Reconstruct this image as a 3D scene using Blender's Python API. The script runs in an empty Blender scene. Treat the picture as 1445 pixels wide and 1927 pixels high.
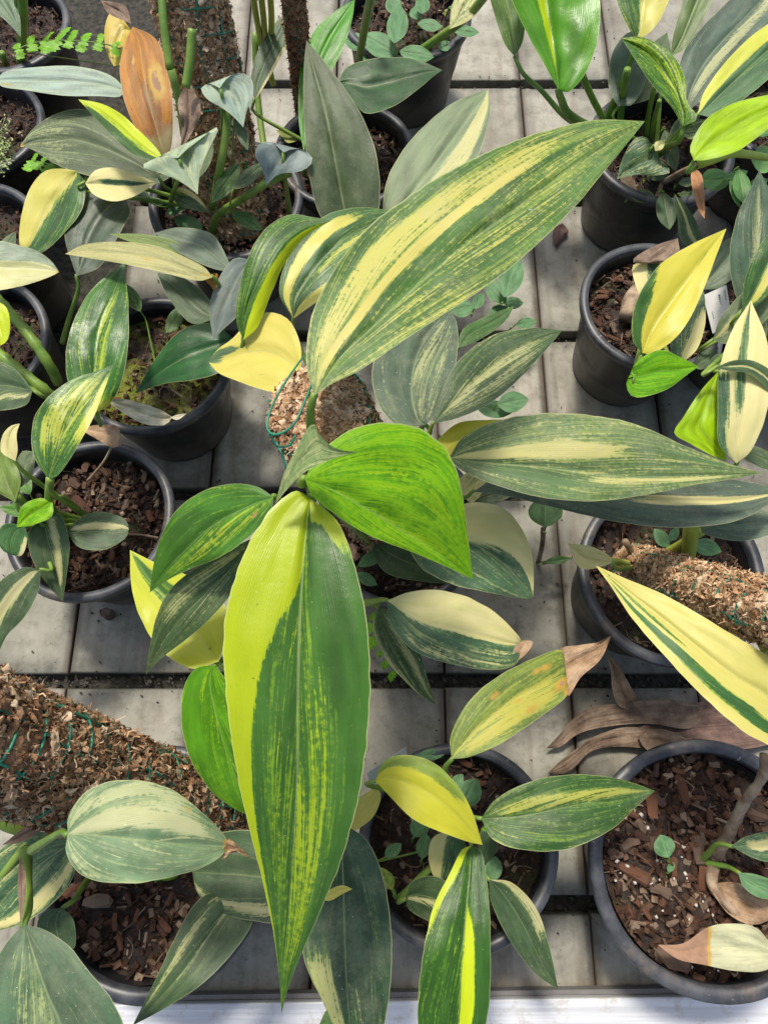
import bpy, math, random
from mathutils import Vector, noise
random.seed(7)
C = bpy.context.scene.collection
# ---------------------------------------------------------------- camera
FPX, TAU, CH = 1330.0, math.radians(19), 0.80
cd = bpy.data.cameras.new('camera'); cam = bpy.data.objects.new('camera', cd); C.objects.link(cam)
cd.sensor_fit = 'VERTICAL'; cd.sensor_height = 36; cd.lens = 36*FPX/1927
cd.clip_start = .01; cd.clip_end = 60
cam.location = (0, 0, CH); cam.rotation_euler = (TAU, 0, 0)
bpy.context.scene.camera = cam
# ---------------------------------------------------------------- light
SD = Vector((0.14, -0.42, -0.90)).normalized()
sl = bpy.data.lights.new('sun', 'SUN'); so = bpy.data.objects.new('sun', sl); C.objects.link(so)
sl.energy = 3.2; sl.angle = math.radians(8); sl.color = (1, .94, .83)
so.rotation_euler = SD.to_track_quat('-Z', 'Y').to_euler(); so.location = (0, .5, 3)
w = bpy.data.worlds.new('World'); bpy.context.scene.world = w; w.use_nodes = True
wn = w.node_tree.nodes; sk = wn.new('ShaderNodeTexSky'); sk.sky_type = 'NISHITA'; sk.sun_disc = False
sk.sun_elevation = math.asin(-SD.z); sk.sun_rotation = math.atan2(-SD.x, -SD.y)
sk.dust_density = 4; sk.air_density = 1.2
w.node_tree.links.new(sk.outputs[0], wn['Background'].inputs[0]); wn['Background'].inputs[1].default_value = .15
vs = bpy.context.scene.view_settings
vs.view_transform = 'Standard'; vs.look = 'None'; vs.gamma = 1; vs.exposure = 0.2; vs.use_curve_mapping = False
cy = bpy.context.scene.cycles
cy.max_bounces = 8; cy.transmission_bounces = 6; cy.transparent_max_bounces = 6

def P(x, y, z):
    """world point at height z seen at photo pixel x, y"""
    a, b = (x-722.5)/FPX, (963.5-y)/FPX
    r = Vector((a, math.sin(TAU)+b*math.cos(TAU), -math.cos(TAU)+b*math.sin(TAU)))
    return Vector((0, 0, CH)) + r*((z-CH)/r.z)

# ---------------------------------------------------------------- helpers
def mesh(name, vs_, fs, mat, parent=None, smooth=True, attrs=None, uv=None, kind=None):
    me = bpy.data.meshes.new(name); me.from_pydata([tuple(v) for v in vs_], [], fs)
    if smooth: me.polygons.foreach_set('use_smooth', [True]*len(me.polygons))
    for k, vals in (attrs or {}).items():
        me.attributes.new(k, 'FLOAT', 'POINT').data.foreach_set('value', vals)
    if uv:
        ul = me.uv_layers.new(name='UVMap')
        li = [0]*len(me.loops); me.loops.foreach_get('vertex_index', li)
        flat = []
        for i in li: flat += uv[i]
        ul.data.foreach_set('uv', flat)
    me.update()
    if mat: me.materials.append(mat)
    o = bpy.data.objects.new(name, me); C.objects.link(o)
    if parent is not None:
        o.parent = parent; o.matrix_parent_inverse = parent.matrix_world.inverted() if False else o.matrix_parent_inverse
        # children are built in world coordinates; undo the parents' offsets
        off = Vector((0, 0, 0)); p = parent
        while p is not None: off += p.location; p = p.parent
        o.location = -off
    if kind: o['kind'] = kind
    return o
def thing(name, label, cat, loc=(0, 0, 0), group=None):
    o = bpy.data.objects.new(name, None); C.objects.link(o); o.location = loc; o.empty_display_size = .02
    o['label'] = label; o['category'] = cat
    if group: o['group'] = group
    return o
class B:
    def __init__(s): s.v = []; s.f = []; s.a = []; s.st = []
    def add(s, v, f, a=0.0):
        n = len(s.v); s.st.append((n, len(s.f))); s.v += [Vector(p) for p in v]; s.f += [tuple(i+n for i in q) for q in f]; s.a += [a]*len(v)
    def tube(s, pts, rad, n=8, a=0.0, cap=True):
        pts = [Vector(p) for p in pts]; m = len(pts)
        rr = rad if isinstance(rad, (list, tuple)) else [rad]*m
        v = []; f = []; up = None
        for i, p in enumerate(pts):
            t = (pts[min(i+1, m-1)]-pts[max(i-1, 0)]).normalized()
            if up is None: up = t.orthogonal().normalized()
            up = (up - t*up.dot(t)).normalized(); sd = t.cross(up)
            for k in range(n):
                c = 2*math.pi*k/n; v.append(p+(up*math.cos(c)+sd*math.sin(c))*rr[i])
        for i in range(m-1):
            for k in range(n):
                k2 = (k+1) % n; f.append((i*n+k, i*n+k2, (i+1)*n+k2, (i+1)*n+k))
        if cap: f.append(tuple(reversed(range(n)))); f.append(tuple((m-1)*n+k for k in range(n)))
        s.add(v, f, a)
    def box(s, c, d, rot=None, jit=0, a=0.0):
        v = []
        for x in (-1, 1):
            for y in (-1, 1):
                for z in (-1, 1):
                    p = Vector((x*d[0], y*d[1], z*d[2]))*.5
                    p += Vector([random.uniform(-jit, jit) for _ in range(3)])
                    if rot: p = rot @ p
                    v.append(p+Vector(c))
        s.add(v, [(0, 1, 3, 2), (4, 6, 7, 5), (0, 4, 5, 1), (2, 3, 7, 6), (0, 2, 6, 4), (1, 5, 7, 3)], a)
    def split(s, name, mat, parent):
        ends = s.st[1:]+[(len(s.v), len(s.f))]
        for (v0, f0), (v1, f1) in zip(s.st, ends):
            mesh(name, s.v[v0:v1], [tuple(i-v0 for i in q) for q in s.f[f0:f1]], mat, parent, True, {'var': s.a[v0:v1]})
    def obj(s, name, mat, parent=None, smooth=True, kind=None):
        return mesh(name, s.v, s.f, mat, parent, smooth, {'var': s.a}, None, kind)
def crom(pts, n):
    """resample a polyline smoothly at n points evenly along its length"""
    pts = [Vector(p) for p in pts]
    P0 = [pts[0]*2-pts[1]] + pts + [pts[-1]*2-pts[-2]]
    d = []
    for i in range(1, len(P0)-2):
        a, b, c, e = P0[i-1:i+3]
        for k in range(12):
            t = k/12; d.append(.5*((2*b)+(c-a)*t+(2*a-5*b+4*c-e)*t*t+(3*b-a-3*c+e)*t**3))
    d.append(pts[-1])
    L = [0]
    for i in range(1, len(d)): L.append(L[-1]+(d[i]-d[i-1]).length)
    out = []; j = 0
    for i in range(n):
        s = L[-1]*i/(n-1)
        while j < len(L)-2 and L[j+1] < s: j += 1
        t = (s-L[j])/max(1e-9, L[j+1]-L[j]); out.append(d[j].lerp(d[j+1], min(1, max(0, t))))
    return out
def pw(spec, v):
    if isinstance(spec, (int, float)): return spec
    if v <= spec[0][0]: return spec[0][1]
    for (a, b), (c, d) in zip(spec, spec[1:]):
        if v <= c: return b+(d-b)*(v-a)/(c-a)
    return spec[-1][1]

# ---------------------------------------------------------------- materials
class NT:
    def __init__(s, name):
        s.m = bpy.data.materials.new(name); s.m.use_nodes = True; s.t = s.m.node_tree; s.n = s.t.nodes
        s.p = s.n['Principled BSDF']; s.o = s.n['Material Output']
    def __call__(s, typ, ins=None, **kw):
        n = s.n.new('ShaderNode'+typ)
        for k, v in kw.items(): setattr(n, k, v)
        for k, v in (ins or {}).items():
            if hasattr(v, 'is_output') or isinstance(v, bpy.types.NodeSocket): s.t.links.new(v, n.inputs[k])
            else: n.inputs[k].default_value = v
        return n
    def link(s, a, b): s.t.links.new(a, b)
    def math(s, op, a, b=0.0, c=None, clamp=False):
        i = {0: a, 1: b}
        if c is not None: i[2] = c
        return s('Math', i, operation=op, use_clamp=clamp).outputs[0]
    def mix(s, f, a, b, blend='MIX'):
        n = s.n.new('ShaderNodeMix'); n.data_type = 'RGBA'; n.blend_type = blend
        for k, v in ((0, f), (6, a), (7, b)):
            if isinstance(v, bpy.types.NodeSocket): s.t.links.new(v, n.inputs[k])
            elif k == 0: n.inputs[0].default_value = v
            else: n.inputs[k].default_value = (*v, 1)[:4]
        return n.outputs[2]
    def step(s, x, lo, hi): return s('MapRange', {0: x, 1: lo, 2: hi, 3: 0.0, 4: 1.0}, interpolation_type='SMOOTHSTEP').outputs[0]
    def noise(s, vec, scale, detail=3, rough=.55):
        i = {'Scale': scale, 'Detail': detail, 'Roughness': rough}
        if vec is not None: i['Vector'] = vec
        return s('TexNoise', i).outputs[0]

LM = {}
def leaf_mat(g=(.050, .125, .026), lg=(.19, .31, .05), y=(.60, .54, .12), dust=.25, rough=.36, lgb=0.0, trans=.22, fine=1.0, under=None):
    key = (g, lg, y, dust, rough, lgb, trans, fine)
    if key in LM: return LM[key]
    N = NT('leaf_surface'); LM[key] = N.m
    uv = N('UVMap', uv_map='UVMap').outputs[0]; sp = N('SeparateXYZ', {0: uv})
    u = N.math('MULTIPLY_ADD', sp.outputs[0], 2.0, -1.0); v = sp.outputs[1]
    au = N.math('ABSOLUTE', u); sg = N.math('SIGN', u)
    rnd = N('ObjectInfo').outputs['Random']
    s = N.math('MULTIPLY_ADD', v, -.68, au)
    off = N.math('ADD', N.math('MULTIPLY', rnd, 71.0), N.math('MULTIPLY', sg, 3.7))
    wob = N.noise(N('CombineXYZ', {0: N.math('MULTIPLY', s, 3.0), 1: N.math('MULTIPLY', v, 3.0), 2: off}).outputs[0], 1.0, 2)
    s2 = N.math('MULTIPLY_ADD', wob, .10, s); fin = N('Attribute', attribute_name='fin').outputs['Fac']
    def co(ks, kv, dz): return N('CombineXYZ', {0: N.math('MULTIPLY', s2, ks), 1: N.math('MULTIPLY', v, kv), 2: N.math('ADD', off, dz)}).outputs[0]
    def cf(ks, kv, dz): return N('CombineXYZ', {0: N.math('MULTIPLY', N.math('MULTIPLY', s2, ks), fin), 1: N.math('MULTIPLY', N.math('MULTIPLY', v, kv), fin), 2: N.math('ADD', off, dz)}).outputs[0]
    geo = N('NewGeometry').outputs['Position']
    n1 = N.noise(co(4.0, 1.6, 0), 1.0, 3); n2 = N.noise(cf(44.0*fine, 7.5, 9), 1.0, 5, .66)
    n3 = N.noise(co(9.0, 1.1, 19), 1.0, 2); n4 = N.noise(cf(56.0*fine, 9.0, 29), 1.0, 5, .68)
    ya = N('Attribute', attribute_name='yel').outputs['Fac']; ba = N('Attribute', attribute_name='brn').outputs['Fac']
    m = N.math('ADD', ya, N.math('MULTIPLY_ADD', n1, .8, -.40)); m = N.math('ADD', m, N.math('MULTIPLY_ADD', n2, 1.7, -.85))
    iso = N.noise(geo, 330.0, 3, .6); m = N.math('ADD', m, N.math('MULTIPLY_ADD', iso, .55, -.275)); ym = N.step(m, .47, .61)
    m2 = N.math('ADD', N.math('MULTIPLY_ADD', ya, .75, lgb), N.math('MULTIPLY_ADD', n3, .9, -.45)); m2 = N.math('ADD', m2, N.math('MULTIPLY_ADD', n4, 1.7, -.85))
    m2 = N.math('ADD', m2, N.math('MULTIPLY_ADD', iso, .7, -.35)); lm = N.step(m2, .18, .58)
    big = N.noise(N('CombineXYZ', {0: N.math('MULTIPLY', s2, 3.0), 1: N.math('MULTIPLY', v, 3.5), 2: off}).outputs[0], 1.0, 3)
    gg = N.mix(N.step(big, .3, .7), tuple(c*.74 for c in g), tuple(c*1.25 for c in g))
    col = N.mix(N.math('MULTIPLY', lm, .85), gg, lg)
    yy = N.mix(N.step(big, .3, .75), tuple(c*.93 for c in y), (min(.8, y[0]*1.06), min(.8, y[1]*1.03), y[2]*1.25))
    yy = N.mix(N.step(ya, .50, .85), N.mix(.42, yy, lg), yy)
    col = N.mix(N.math('MULTIPLY', ym, .94), col, yy)
    # midrib and thin pale margin
    rib = N.math('SUBTRACT', 1.0, N.step(au, .010, .030)); rib = N.math('MULTIPLY', rib, N.math('MULTIPLY_ADD', v, -.75, .95))
    col = N.mix(N.math('MULTIPLY', rib, .45), col, (.42, .50, .20))
    marg = N.step(au, .975, .995); col = N.mix(N.math('MULTIPLY', marg, .50), col, (.62, .62, .28))
    # dust film, specks
    dn = N.noise(geo, 42.0, 8, .80); dn2 = N.noise(geo, 9.0, 3); dn = N.math('MULTIPLY_ADD', N.math('SUBTRACT', dn2, .5), .35, dn)
    dm = N.math('MULTIPLY', N.step(dn, .40, .78), dust*.62)
    col = N.mix(dm, col, (.42, .41, .28))
    sc_ = N.noise(geo, 420.0, 2, .8); spk = N.math('MULTIPLY', N.step(sc_, .70, .77), min(1.0, .25+dust)); col = N.mix(spk, col, (.72, .74, .66)); dk = N.step(N.noise(geo, 150.0, 2, .5), .765, .79); col = N.mix(N.math('MULTIPLY', dk, .6), col, (.09, .06, .03))
    # ageing: yellow-orange halo then dead brown
    bn = N.math('ADD', ba, N.math('MULTIPLY_ADD', N.noise(geo, 120.0, 3), .36, -.18))
    col = N.mix(N.step(bn, .20, .42), col, (.52, .33, .06))
    dead = N.mix(N.noise(geo, 160.0, 4), (.20, .105, .05), (.48, .30, .20))
    bm = N.step(bn, .48, .56); col = N.mix(bm, col, dead)
    # fine parallel side veins
    vein = N('TexWave', {'Vector': co(1.0, 0.0, 0), 'Scale': 9.0, 'Distortion': 0.0, 'Detail': 0.0}, wave_type='BANDS', bands_direction='X').outputs[1]
    fineb = N.noise(co(70.0, 3.0, 3), 1.0, 2)
    h = N.math('ADD', N.math('MULTIPLY', vein, .10), N.math('MULTIPLY', fineb, .3)); h = N.math('ADD', h, N.math('MULTIPLY', N.noise(geo, 60.0, 4, .55), 1.5))
    bmp = N('Bump', {'Strength': .24, 'Distance': .0018, 'Height': h}).outputs[0]
    rg = N.math('ADD', N.math('MULTIPLY_ADD', dm, .5, rough), N.math('MULTIPLY', bm, .3))
    N.link(col, N.p.inputs['Base Color']); N.link(rg, N.p.inputs['Roughness']); N.link(bmp, N.p.inputs['Normal'])
    N.p.inputs['Specular IOR Level'].default_value = .36
    tc = N.mix(.5, col, N.mix(1.0, col, (1.0, 1.0, .35), 'MULTIPLY'))
    tr = N('BsdfTranslucent', {'Color': tc, 'Normal': bmp}).outputs[0]
    ms = N('MixShader', {0: N.math('MULTIPLY_ADD', bm, -.1, trans), 1: N.p.outputs[0], 2: tr}).outputs[0]
    N.link(ms, N.o.inputs[0]); return N.m
def simple(name, c0, c1, scale=40, rough=.6, bump=.3, dist=.002, stretch=None, spec=.4, var=None):
    N = NT(name); tc = N('TexCoord').outputs['Object']
    if stretch: tc = N('Mapping', {0: tc, 3: stretch}).outputs[0]
    n = N.noise(tc, scale, 5, .65)
    col = N.mix(N.step(n, .3, .7), c0, c1)
    if var:
        a = N('Attribute', attribute_name='var').outputs['Fac']
        r = N('ValToRGB', {0: a}).outputs[0]; cr = r.node.color_ramp
        cr.elements[0].color = (*var[0], 1); cr.elements[1].color = (*var[-1], 1)
        for i, c in enumerate(var[1:-1]): cr.elements.new((i+1)/(len(var)-1)).color = (*c, 1)
        col = N.mix(.65, col, r)
    N.link(col, N.p.inputs['Base Color']); N.p.inputs['Roughness'].default_value = rough; N.p.inputs['Specular IOR Level'].default_value = spec
    N.link(N('Bump', {'Strength': bump, 'Distance': dist, 'Height': n}).outputs[0], N.p.inputs['Normal'])
    return N.m
M_stem = simple('green_stem', (.10, .20, .03), (.24, .34, .06), 30, .4)
M_stemy = simple('yellow_green_stem', (.30, .40, .04), (.46, .50, .10), 30, .4)
M_twig = simple('dry_twig', (.16, .10, .06), (.42, .32, .22), 60, .8)
M_bark = simple('bark_chips', (.030, .016, .011), (.24, .11, .06), 90, .8, .6, .002, None, .2, ((.022, .014, .012), (.075, .040, .030), (.17, .075, .042), (.095, .068, .056), (.27, .21, .155)))
M_litter = simple('soil_crumbs', (.03, .018, .012), (.20, .10, .06), 120, .9, .5, .002, None, .2, ((.008, .006, .005), (.022, .012, .009), (.065, .032, .020), (.15, .10, .065), (.40, .32, .23)))
M_stone = simple('pale_grit', (.45, .40, .33), (.70, .68, .62), 120, .7)
M_moss = simple('sphagnum_moss', (.30, .16, .08), (.62, .42, .25), 120, .85, .6, .003, None, .15, ((.07, .032, .016), (.26, .12, .055), (.48, .29, .15), (.62, .44, .27), (.80, .66, .47)))
M_coir = simple('coir_fibre', (.18, .08, .045), (.42, .22, .13), 120, .9, .7, .003, None, .1, ((.16, .07, .04), (.34, .17, .10), (.50, .32, .20)))
M_net = simple('green_net', (.012, .13, .075), (.03, .25, .15), 50, .4)
M_tag = simple('white_plastic', (.62, .60, .58), (.72, .70, .66), 20, .35)
M_ink = simple('black_ink', (.02, .02, .02), (.03, .03, .03), 20, .6)
def pot_mat():
    N = NT('black_plastic'); tc = N('TexCoord').outputs['Object']
    n = N.noise(tc, 9, 6, .7); n2 = N.noise(N('Mapping', {0: tc, 3: (60, 60, 4)}).outputs[0], 1.5, 4)
    sp = N('SeparateXYZ', {0: tc}).outputs[2]
    low = N.math('SUBTRACT', 1.0, N.step(sp, .0, .08))
    d = N.math('MULTIPLY', N.step(N.math('ADD', n, N.math('MULTIPLY', low, .34)), .46, .80), .70)
    col = N.mix(d, (.013, .0135, .016), (.125, .108, .085))
    spk = N.step(N.noise(tc, 170, 2), .72, .78); col = N.mix(N.math('MULTIPLY', spk, .6), col, (.35, .30, .25))
    N.link(col, N.p.inputs['Base Color']); N.link(N.math('MULTIPLY_ADD', n2, .35, .28), N.p.inputs['Roughness'])
    N.link(N('Bump', {'Strength': .25, 'Distance': .001, 'Height': n2}).outputs[0], N.p.inputs['Normal']); return N.m
def rim_mat():
    N = NT('grey_worn_rim'); tc = N('TexCoord').outputs['Object']
    n = N.noise(tc, 30, 6, .7); n8 = N.noise(tc, 16, 6, .75); col = N.mix(N.step(n, .35, .75), (.026, .028, .034), (.090, .094, .104)); col = N.mix(N.math('MULTIPLY', N.step(n8, .52, .68), .7), col, (.14, .11, .085))
    spk = N.step(N.noise(tc, 150, 2), .70, .77); col = N.mix(N.math('MULTIPLY', spk, .5), col, (.45, .38, .32))
    N.link(col, N.p.inputs['Base Color']); N.p.inputs['Roughness'].default_value = .42
    N.link(N('Bump', {'Strength': .2, 'Distance': .001, 'Height': n}).outputs[0], N.p.inputs['Normal']); return N.m
M_pot = pot_mat(); M_rim = rim_mat()
def soil_mat(green=0):
    N = NT('wet_potting_soil'); tc = N('TexCoord').outputs['Object']
    n = N.noise(tc, 140, 5, .7); n2 = N.noise(tc, 24, 3)
    col = N.mix(N.step(n, .3, .72), (.008, .006, .005), (.050, .027, .018))
    col = N.mix(N.math('MULTIPLY', N.step(n2, .56, .66), .55), col, (.045, .065, .010))
    if green: col = N.mix(N.math('MULTIPLY', N.step(n2, .36, .56), .85), col, (.17, .19, .012))
    N.link(col, N.p.inputs['Base Color']); N.p.inputs['Roughness'].default_value = .75
    N.link(N('Bump', {'Strength': .8, 'Distance': .004, 'Height': n}).outputs[0], N.p.inputs['Normal']); return N.m
M_soil = soil_mat(); M_soilg = soil_mat(1)
def slab_mat():
    N = NT('weathered_grey_slab'); tc = N('TexCoord').outputs['Object']; ri = N('ObjectInfo').outputs['Random']
    geo = N('NewGeometry').outputs['Position']
    n = N.noise(geo, 9, 7, .72); n2 = N.noise(geo, 48, 6, .75); n3 = N.noise(N('Mapping', {0: geo, 3: (55, 4, 4)}).outputs[0], 1.0, 5)
    col = N.mix(N.step(n, .3, .7), (.225, .213, .165), (.39, .37, .305))
    col = N.mix(N.math('MULTIPLY', N.step(n2, .44, .70), .60), col, (.10, .092, .064))
    n5 = N.noise(geo, 4.2, 4, .6); col = N.mix(N.math('MULTIPLY', N.step(n5, .45, .68), .50), col, (.105, .110, .062))
    col = N.mix(N.math('MULTIPLY', N.step(n3, .50, .68), .45), col, (.15, .105, .068))
    # grime collecting along the slab's edges
    sp = N('SeparateXYZ', {0: tc}); ex = N.step(N.math('ABSOLUTE', sp.outputs[0]), .050, .070); ey = N.step(N.math('ABSOLUTE', sp.outputs[1]), .074, .106)
    e = N.math('MULTIPLY', N.math('MAXIMUM', ex, ey), N.math('MULTIPLY_ADD', n2, .9, .1), clamp=True)
    col = N.mix(e, col, (.040, .040, .026))
    sx = N.step(N.math('ABSOLUTE', sp.outputs[0]), .060, .0665); col = N.mix(N.math('MULTIPLY', sx, .65), col, (.085, .062, .042))
    spk = N.step(N.noise(geo, 130, 3, .8), .66, .72); col = N.mix(N.math('MULTIPLY', spk, .75), col, (.05, .035, .025))
    col = N.mix(N.math('MULTIPLY', ri, .16), col, (.10, .10, .09))
    N.link(col, N.p.inputs['Base Color']); N.p.inputs['Roughness'].default_value = .55
    N.link(N('Bump', {'Strength': .3, 'Distance': .002, 'Height': n2}).outputs[0], N.p.inputs['Normal']); return N.m
M_slab = slab_mat()
def rail_mat():
    N = NT('scuffed_white_aluminium'); geo = N('NewGeometry').outputs['Position']
    n = N.noise(N('Mapping', {0: geo, 3: (6, 220, 220)}).outputs[0], 1.0, 4, .6); n2 = N.noise(geo, 45, 5, .75)
    col = N.mix(N.step(n, .35, .65), (.50, .51, .53), (.66, .67, .69)); col = N.mix(N.math('MULTIPLY', N.step(n2, .53, .66), .55), col, (.40, .36, .29))
    N.link(col, N.p.inputs['Base Color']); N.p.inputs['Roughness'].default_value = .4
    N.link(N('Bump', {'Strength': .25, 'Distance': .001, 'Height': n}).outputs[0], N.p.inputs['Normal']); return N.m
M_dirt = simple('black_dirt', (.012, .012, .009), (.06, .055, .042), 120, .9, .8, .004)
M_grit = simple('joint_grit', (.02, .018, .014), (.10, .09, .07), 120, .9, .5, .002, None, .2, ((.012, .011, .009), (.05, .045, .035), (.12, .10, .08)))
M_floor = simple('dark_floor', (.10, .10, .09), (.2, .19, .17), 6, .8)
M_steel = simple('bench_steel', (.12, .12, .12), (.2, .19, .18), 30, .5)
def dead_mat(a, b):
    N = NT('dry_leaf'); uv = N('UVMap', uv_map='UVMap').outputs[0]; geo = N('NewGeometry').outputs['Position']
    n = N.noise(geo, 60, 5, .65); st = N.noise(N('Mapping', {0: uv, 3: (26, 2.5, 1)}).outputs[0], 1.0, 4)
    col = N.mix(N.step(n, .3, .7), a, b); col = N.mix(N.math('MULTIPLY', N.step(st, .5, .7), .4), col, tuple(c*.5 for c in a))
    N.link(col, N.p.inputs['Base Color']); N.p.inputs['Roughness'].default_value = .7; N.p.inputs['Specular IOR Level'].default_value = .25
    N.link(N('Bump', {'Strength': .5, 'Distance': .003, 'Height': N.math('ADD', n, st)}).outputs[0], N.p.inputs['Normal']); return N.m
M_dead = dead_mat((.22, .13, .07), (.50, .35, .22)); M_deadgrey = dead_mat((.125, .082, .056), (.31, .225, .16)); M_deadcream = dead_mat((.55, .50, .34), (.66, .63, .48))
M_dark = dead_mat((.10, .06, .05), (.22, .14, .11))

# ---------------------------------------------------------------- setting
fl = B(); fl.box((0, 1, -.82), (30, 30, .04)); fl.obj('floor', M_floor)['kind'] = 'structure'
bench = thing('potting_bench', 'grey slab-topped nursery bench under all the pots, white metal rail at its near edge', 'bench', (0, 0, 0))
ROW0, DY, DX, X0 = -.142, .2205, .139, -.350
def slab_mesh(k):
    L, W, T, b = DX-.0016, DY-.016, .016, .0020
    v = []; f = []
    nx, ny = 36, 10
    # top surface with rounded edge and a gentle warp, then sides
    xs = [-L/2, -L/2+b*.3, -L/2+b]+[(-L/2+b)+(L-2*b)*i/nx for i in range(1, nx)]+[L/2-b, L/2-b*.3, L/2]
    ys = [-W/2, -W/2+b*.3, -W/2+b]+[(-W/2+b)+(W-2*b)*i/ny for i in range(1, ny)]+[W/2-b, W/2-b*.3, W/2]
    def e(d): return -b if d <= 0 else (-b*.3 if d <= b*.35 else 0)
    for y in ys:
        for x in xs:
            z = min(e(L/2-abs(x)+1e-7 if L/2-abs(x) > 1e-6 else 0), e(W/2-abs(y)+1e-7 if W/2-abs(y) > 1e-6 else 0))
            rib = .0014*math.exp(-((abs(x)-L/2+.009)/.0035)**2)
            v.append((x, y, z+rib+.0006*noise.noise(Vector((x*30, y*30, k*7)))))
    nxx, nyy = len(xs), len(ys)
    for j in range(nyy-1):
        for i in range(nxx-1): f.append((j*nxx+i, j*nxx+i+1, (j+1)*nxx+i+1, (j+1)*nxx+i))
    ring = [i for i in range(nxx)]+[j*nxx+nxx-1 for j in range(1, nyy)]+[(nyy-1)*nxx+i for i in range(nxx-2, -1, -1)]+[j*nxx for j in range(nyy-2, 0, -1)]
    n0 = len(v)
    for i in ring: v.append((v[i][0], v[i][1], -T))
    for a in range(len(ring)): b2 = (a+1) % len(ring); f.append((ring[a], n0+a, n0+b2, ring[b2]))
    me = bpy.data.meshes.new('slab'); me.from_pydata(v, [], f); me.polygons.foreach_set('use_smooth', [True]*len(f)); me.materials.append(M_slab); me.update(); return me
sm = [slab_mesh(k) for k in range(5)]
for r in range(-1, 10):
    for c in range(-6, 14):
        x = X0+DX*c-DX/2; y = ROW0+DY*r+DY/2
        if r == -1: y = ROW0-DY/2
        if abs(x) > .62+.60*(y+.45) or (x < -.36 and r >= 2): continue
        o = bpy.data.objects.new('slab', random.choice(sm)); C.objects.link(o); o.parent = bench
        o.location = (x+random.uniform(-.0006, .0006), y+random.uniform(-.0008, .0008), random.uniform(-.0012, 0))
        o.rotation_euler = (random.uniform(-.003, .003), random.uniform(-.004, .004), random.uniform(-.003, .003))
db = B(); db.box((.05, .85, -.022), (3.2, 2.6, .008)); db.obj('bench_tray', M_dirt, bench, False)
# debris lying in the joints
deb = B()
for i in range(3300):
    r = random.choice([-0, 0, 1, 1, 1, 2, 2, 3, 4, 5]); x = random.uniform(-.5, .6); y = ROW0+DY*r+random.gauss(0, .0045); z = -.010
    if random.random() < .22: y = random.uniform(-.2, 1.2); x = random.uniform(-.55, .6); z = .001
    elif random.random() < .25: y = ROW0+DY*r+random.gauss(0, .012); z = .001
    s = random.uniform(.0008, .003)*(.55 if z > 0 else 1); deb.box((x, y, z+s*.3), (s*1.6, s, s*.7), Vector((random.random(), random.random(), 1)).to_track_quat('Z', 'Y').to_matrix(), s*.2, random.random())
deb.obj('joint_debris', M_grit, bench, False, 'stuff')
a = P(0, 1886, .012); b = P(1445, 1866, .012); ang = math.atan2(b.y-a.y, b.x-a.x)
rl = B(); mid = (a+b)/2
from mathutils import Matrix
R = Matrix.Rotation(ang, 3, 'Z')
def rb(c, d): rl.box(mid+R @ Vector(c), d, R)
rb((0, -.030, -.005), (2.4, .060, .034)); rb((0, -.0625, -.022), (2.4, .003, .07)); 
ro = rl.obj('rail', rail_mat(), bench, False)
bv = ro.modifiers.new('bevel', 'BEVEL'); bv.width = .0015; bv.segments = 2
le = B(); le.box(mid+R @ Vector((0, .0028, -.002)), (2.4, .004, .012), R); le.obj('rail_dark_side', M_steel, bench, False)  # dark strip added to stand for the rail's own dark inner side
for x in (-.9, .9):
    for y in (-.2, 1.9):
        l = B(); l.box((x, y, -.414), (.04, .04, .77)); l.obj('leg', M_steel, bench, False)

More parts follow.
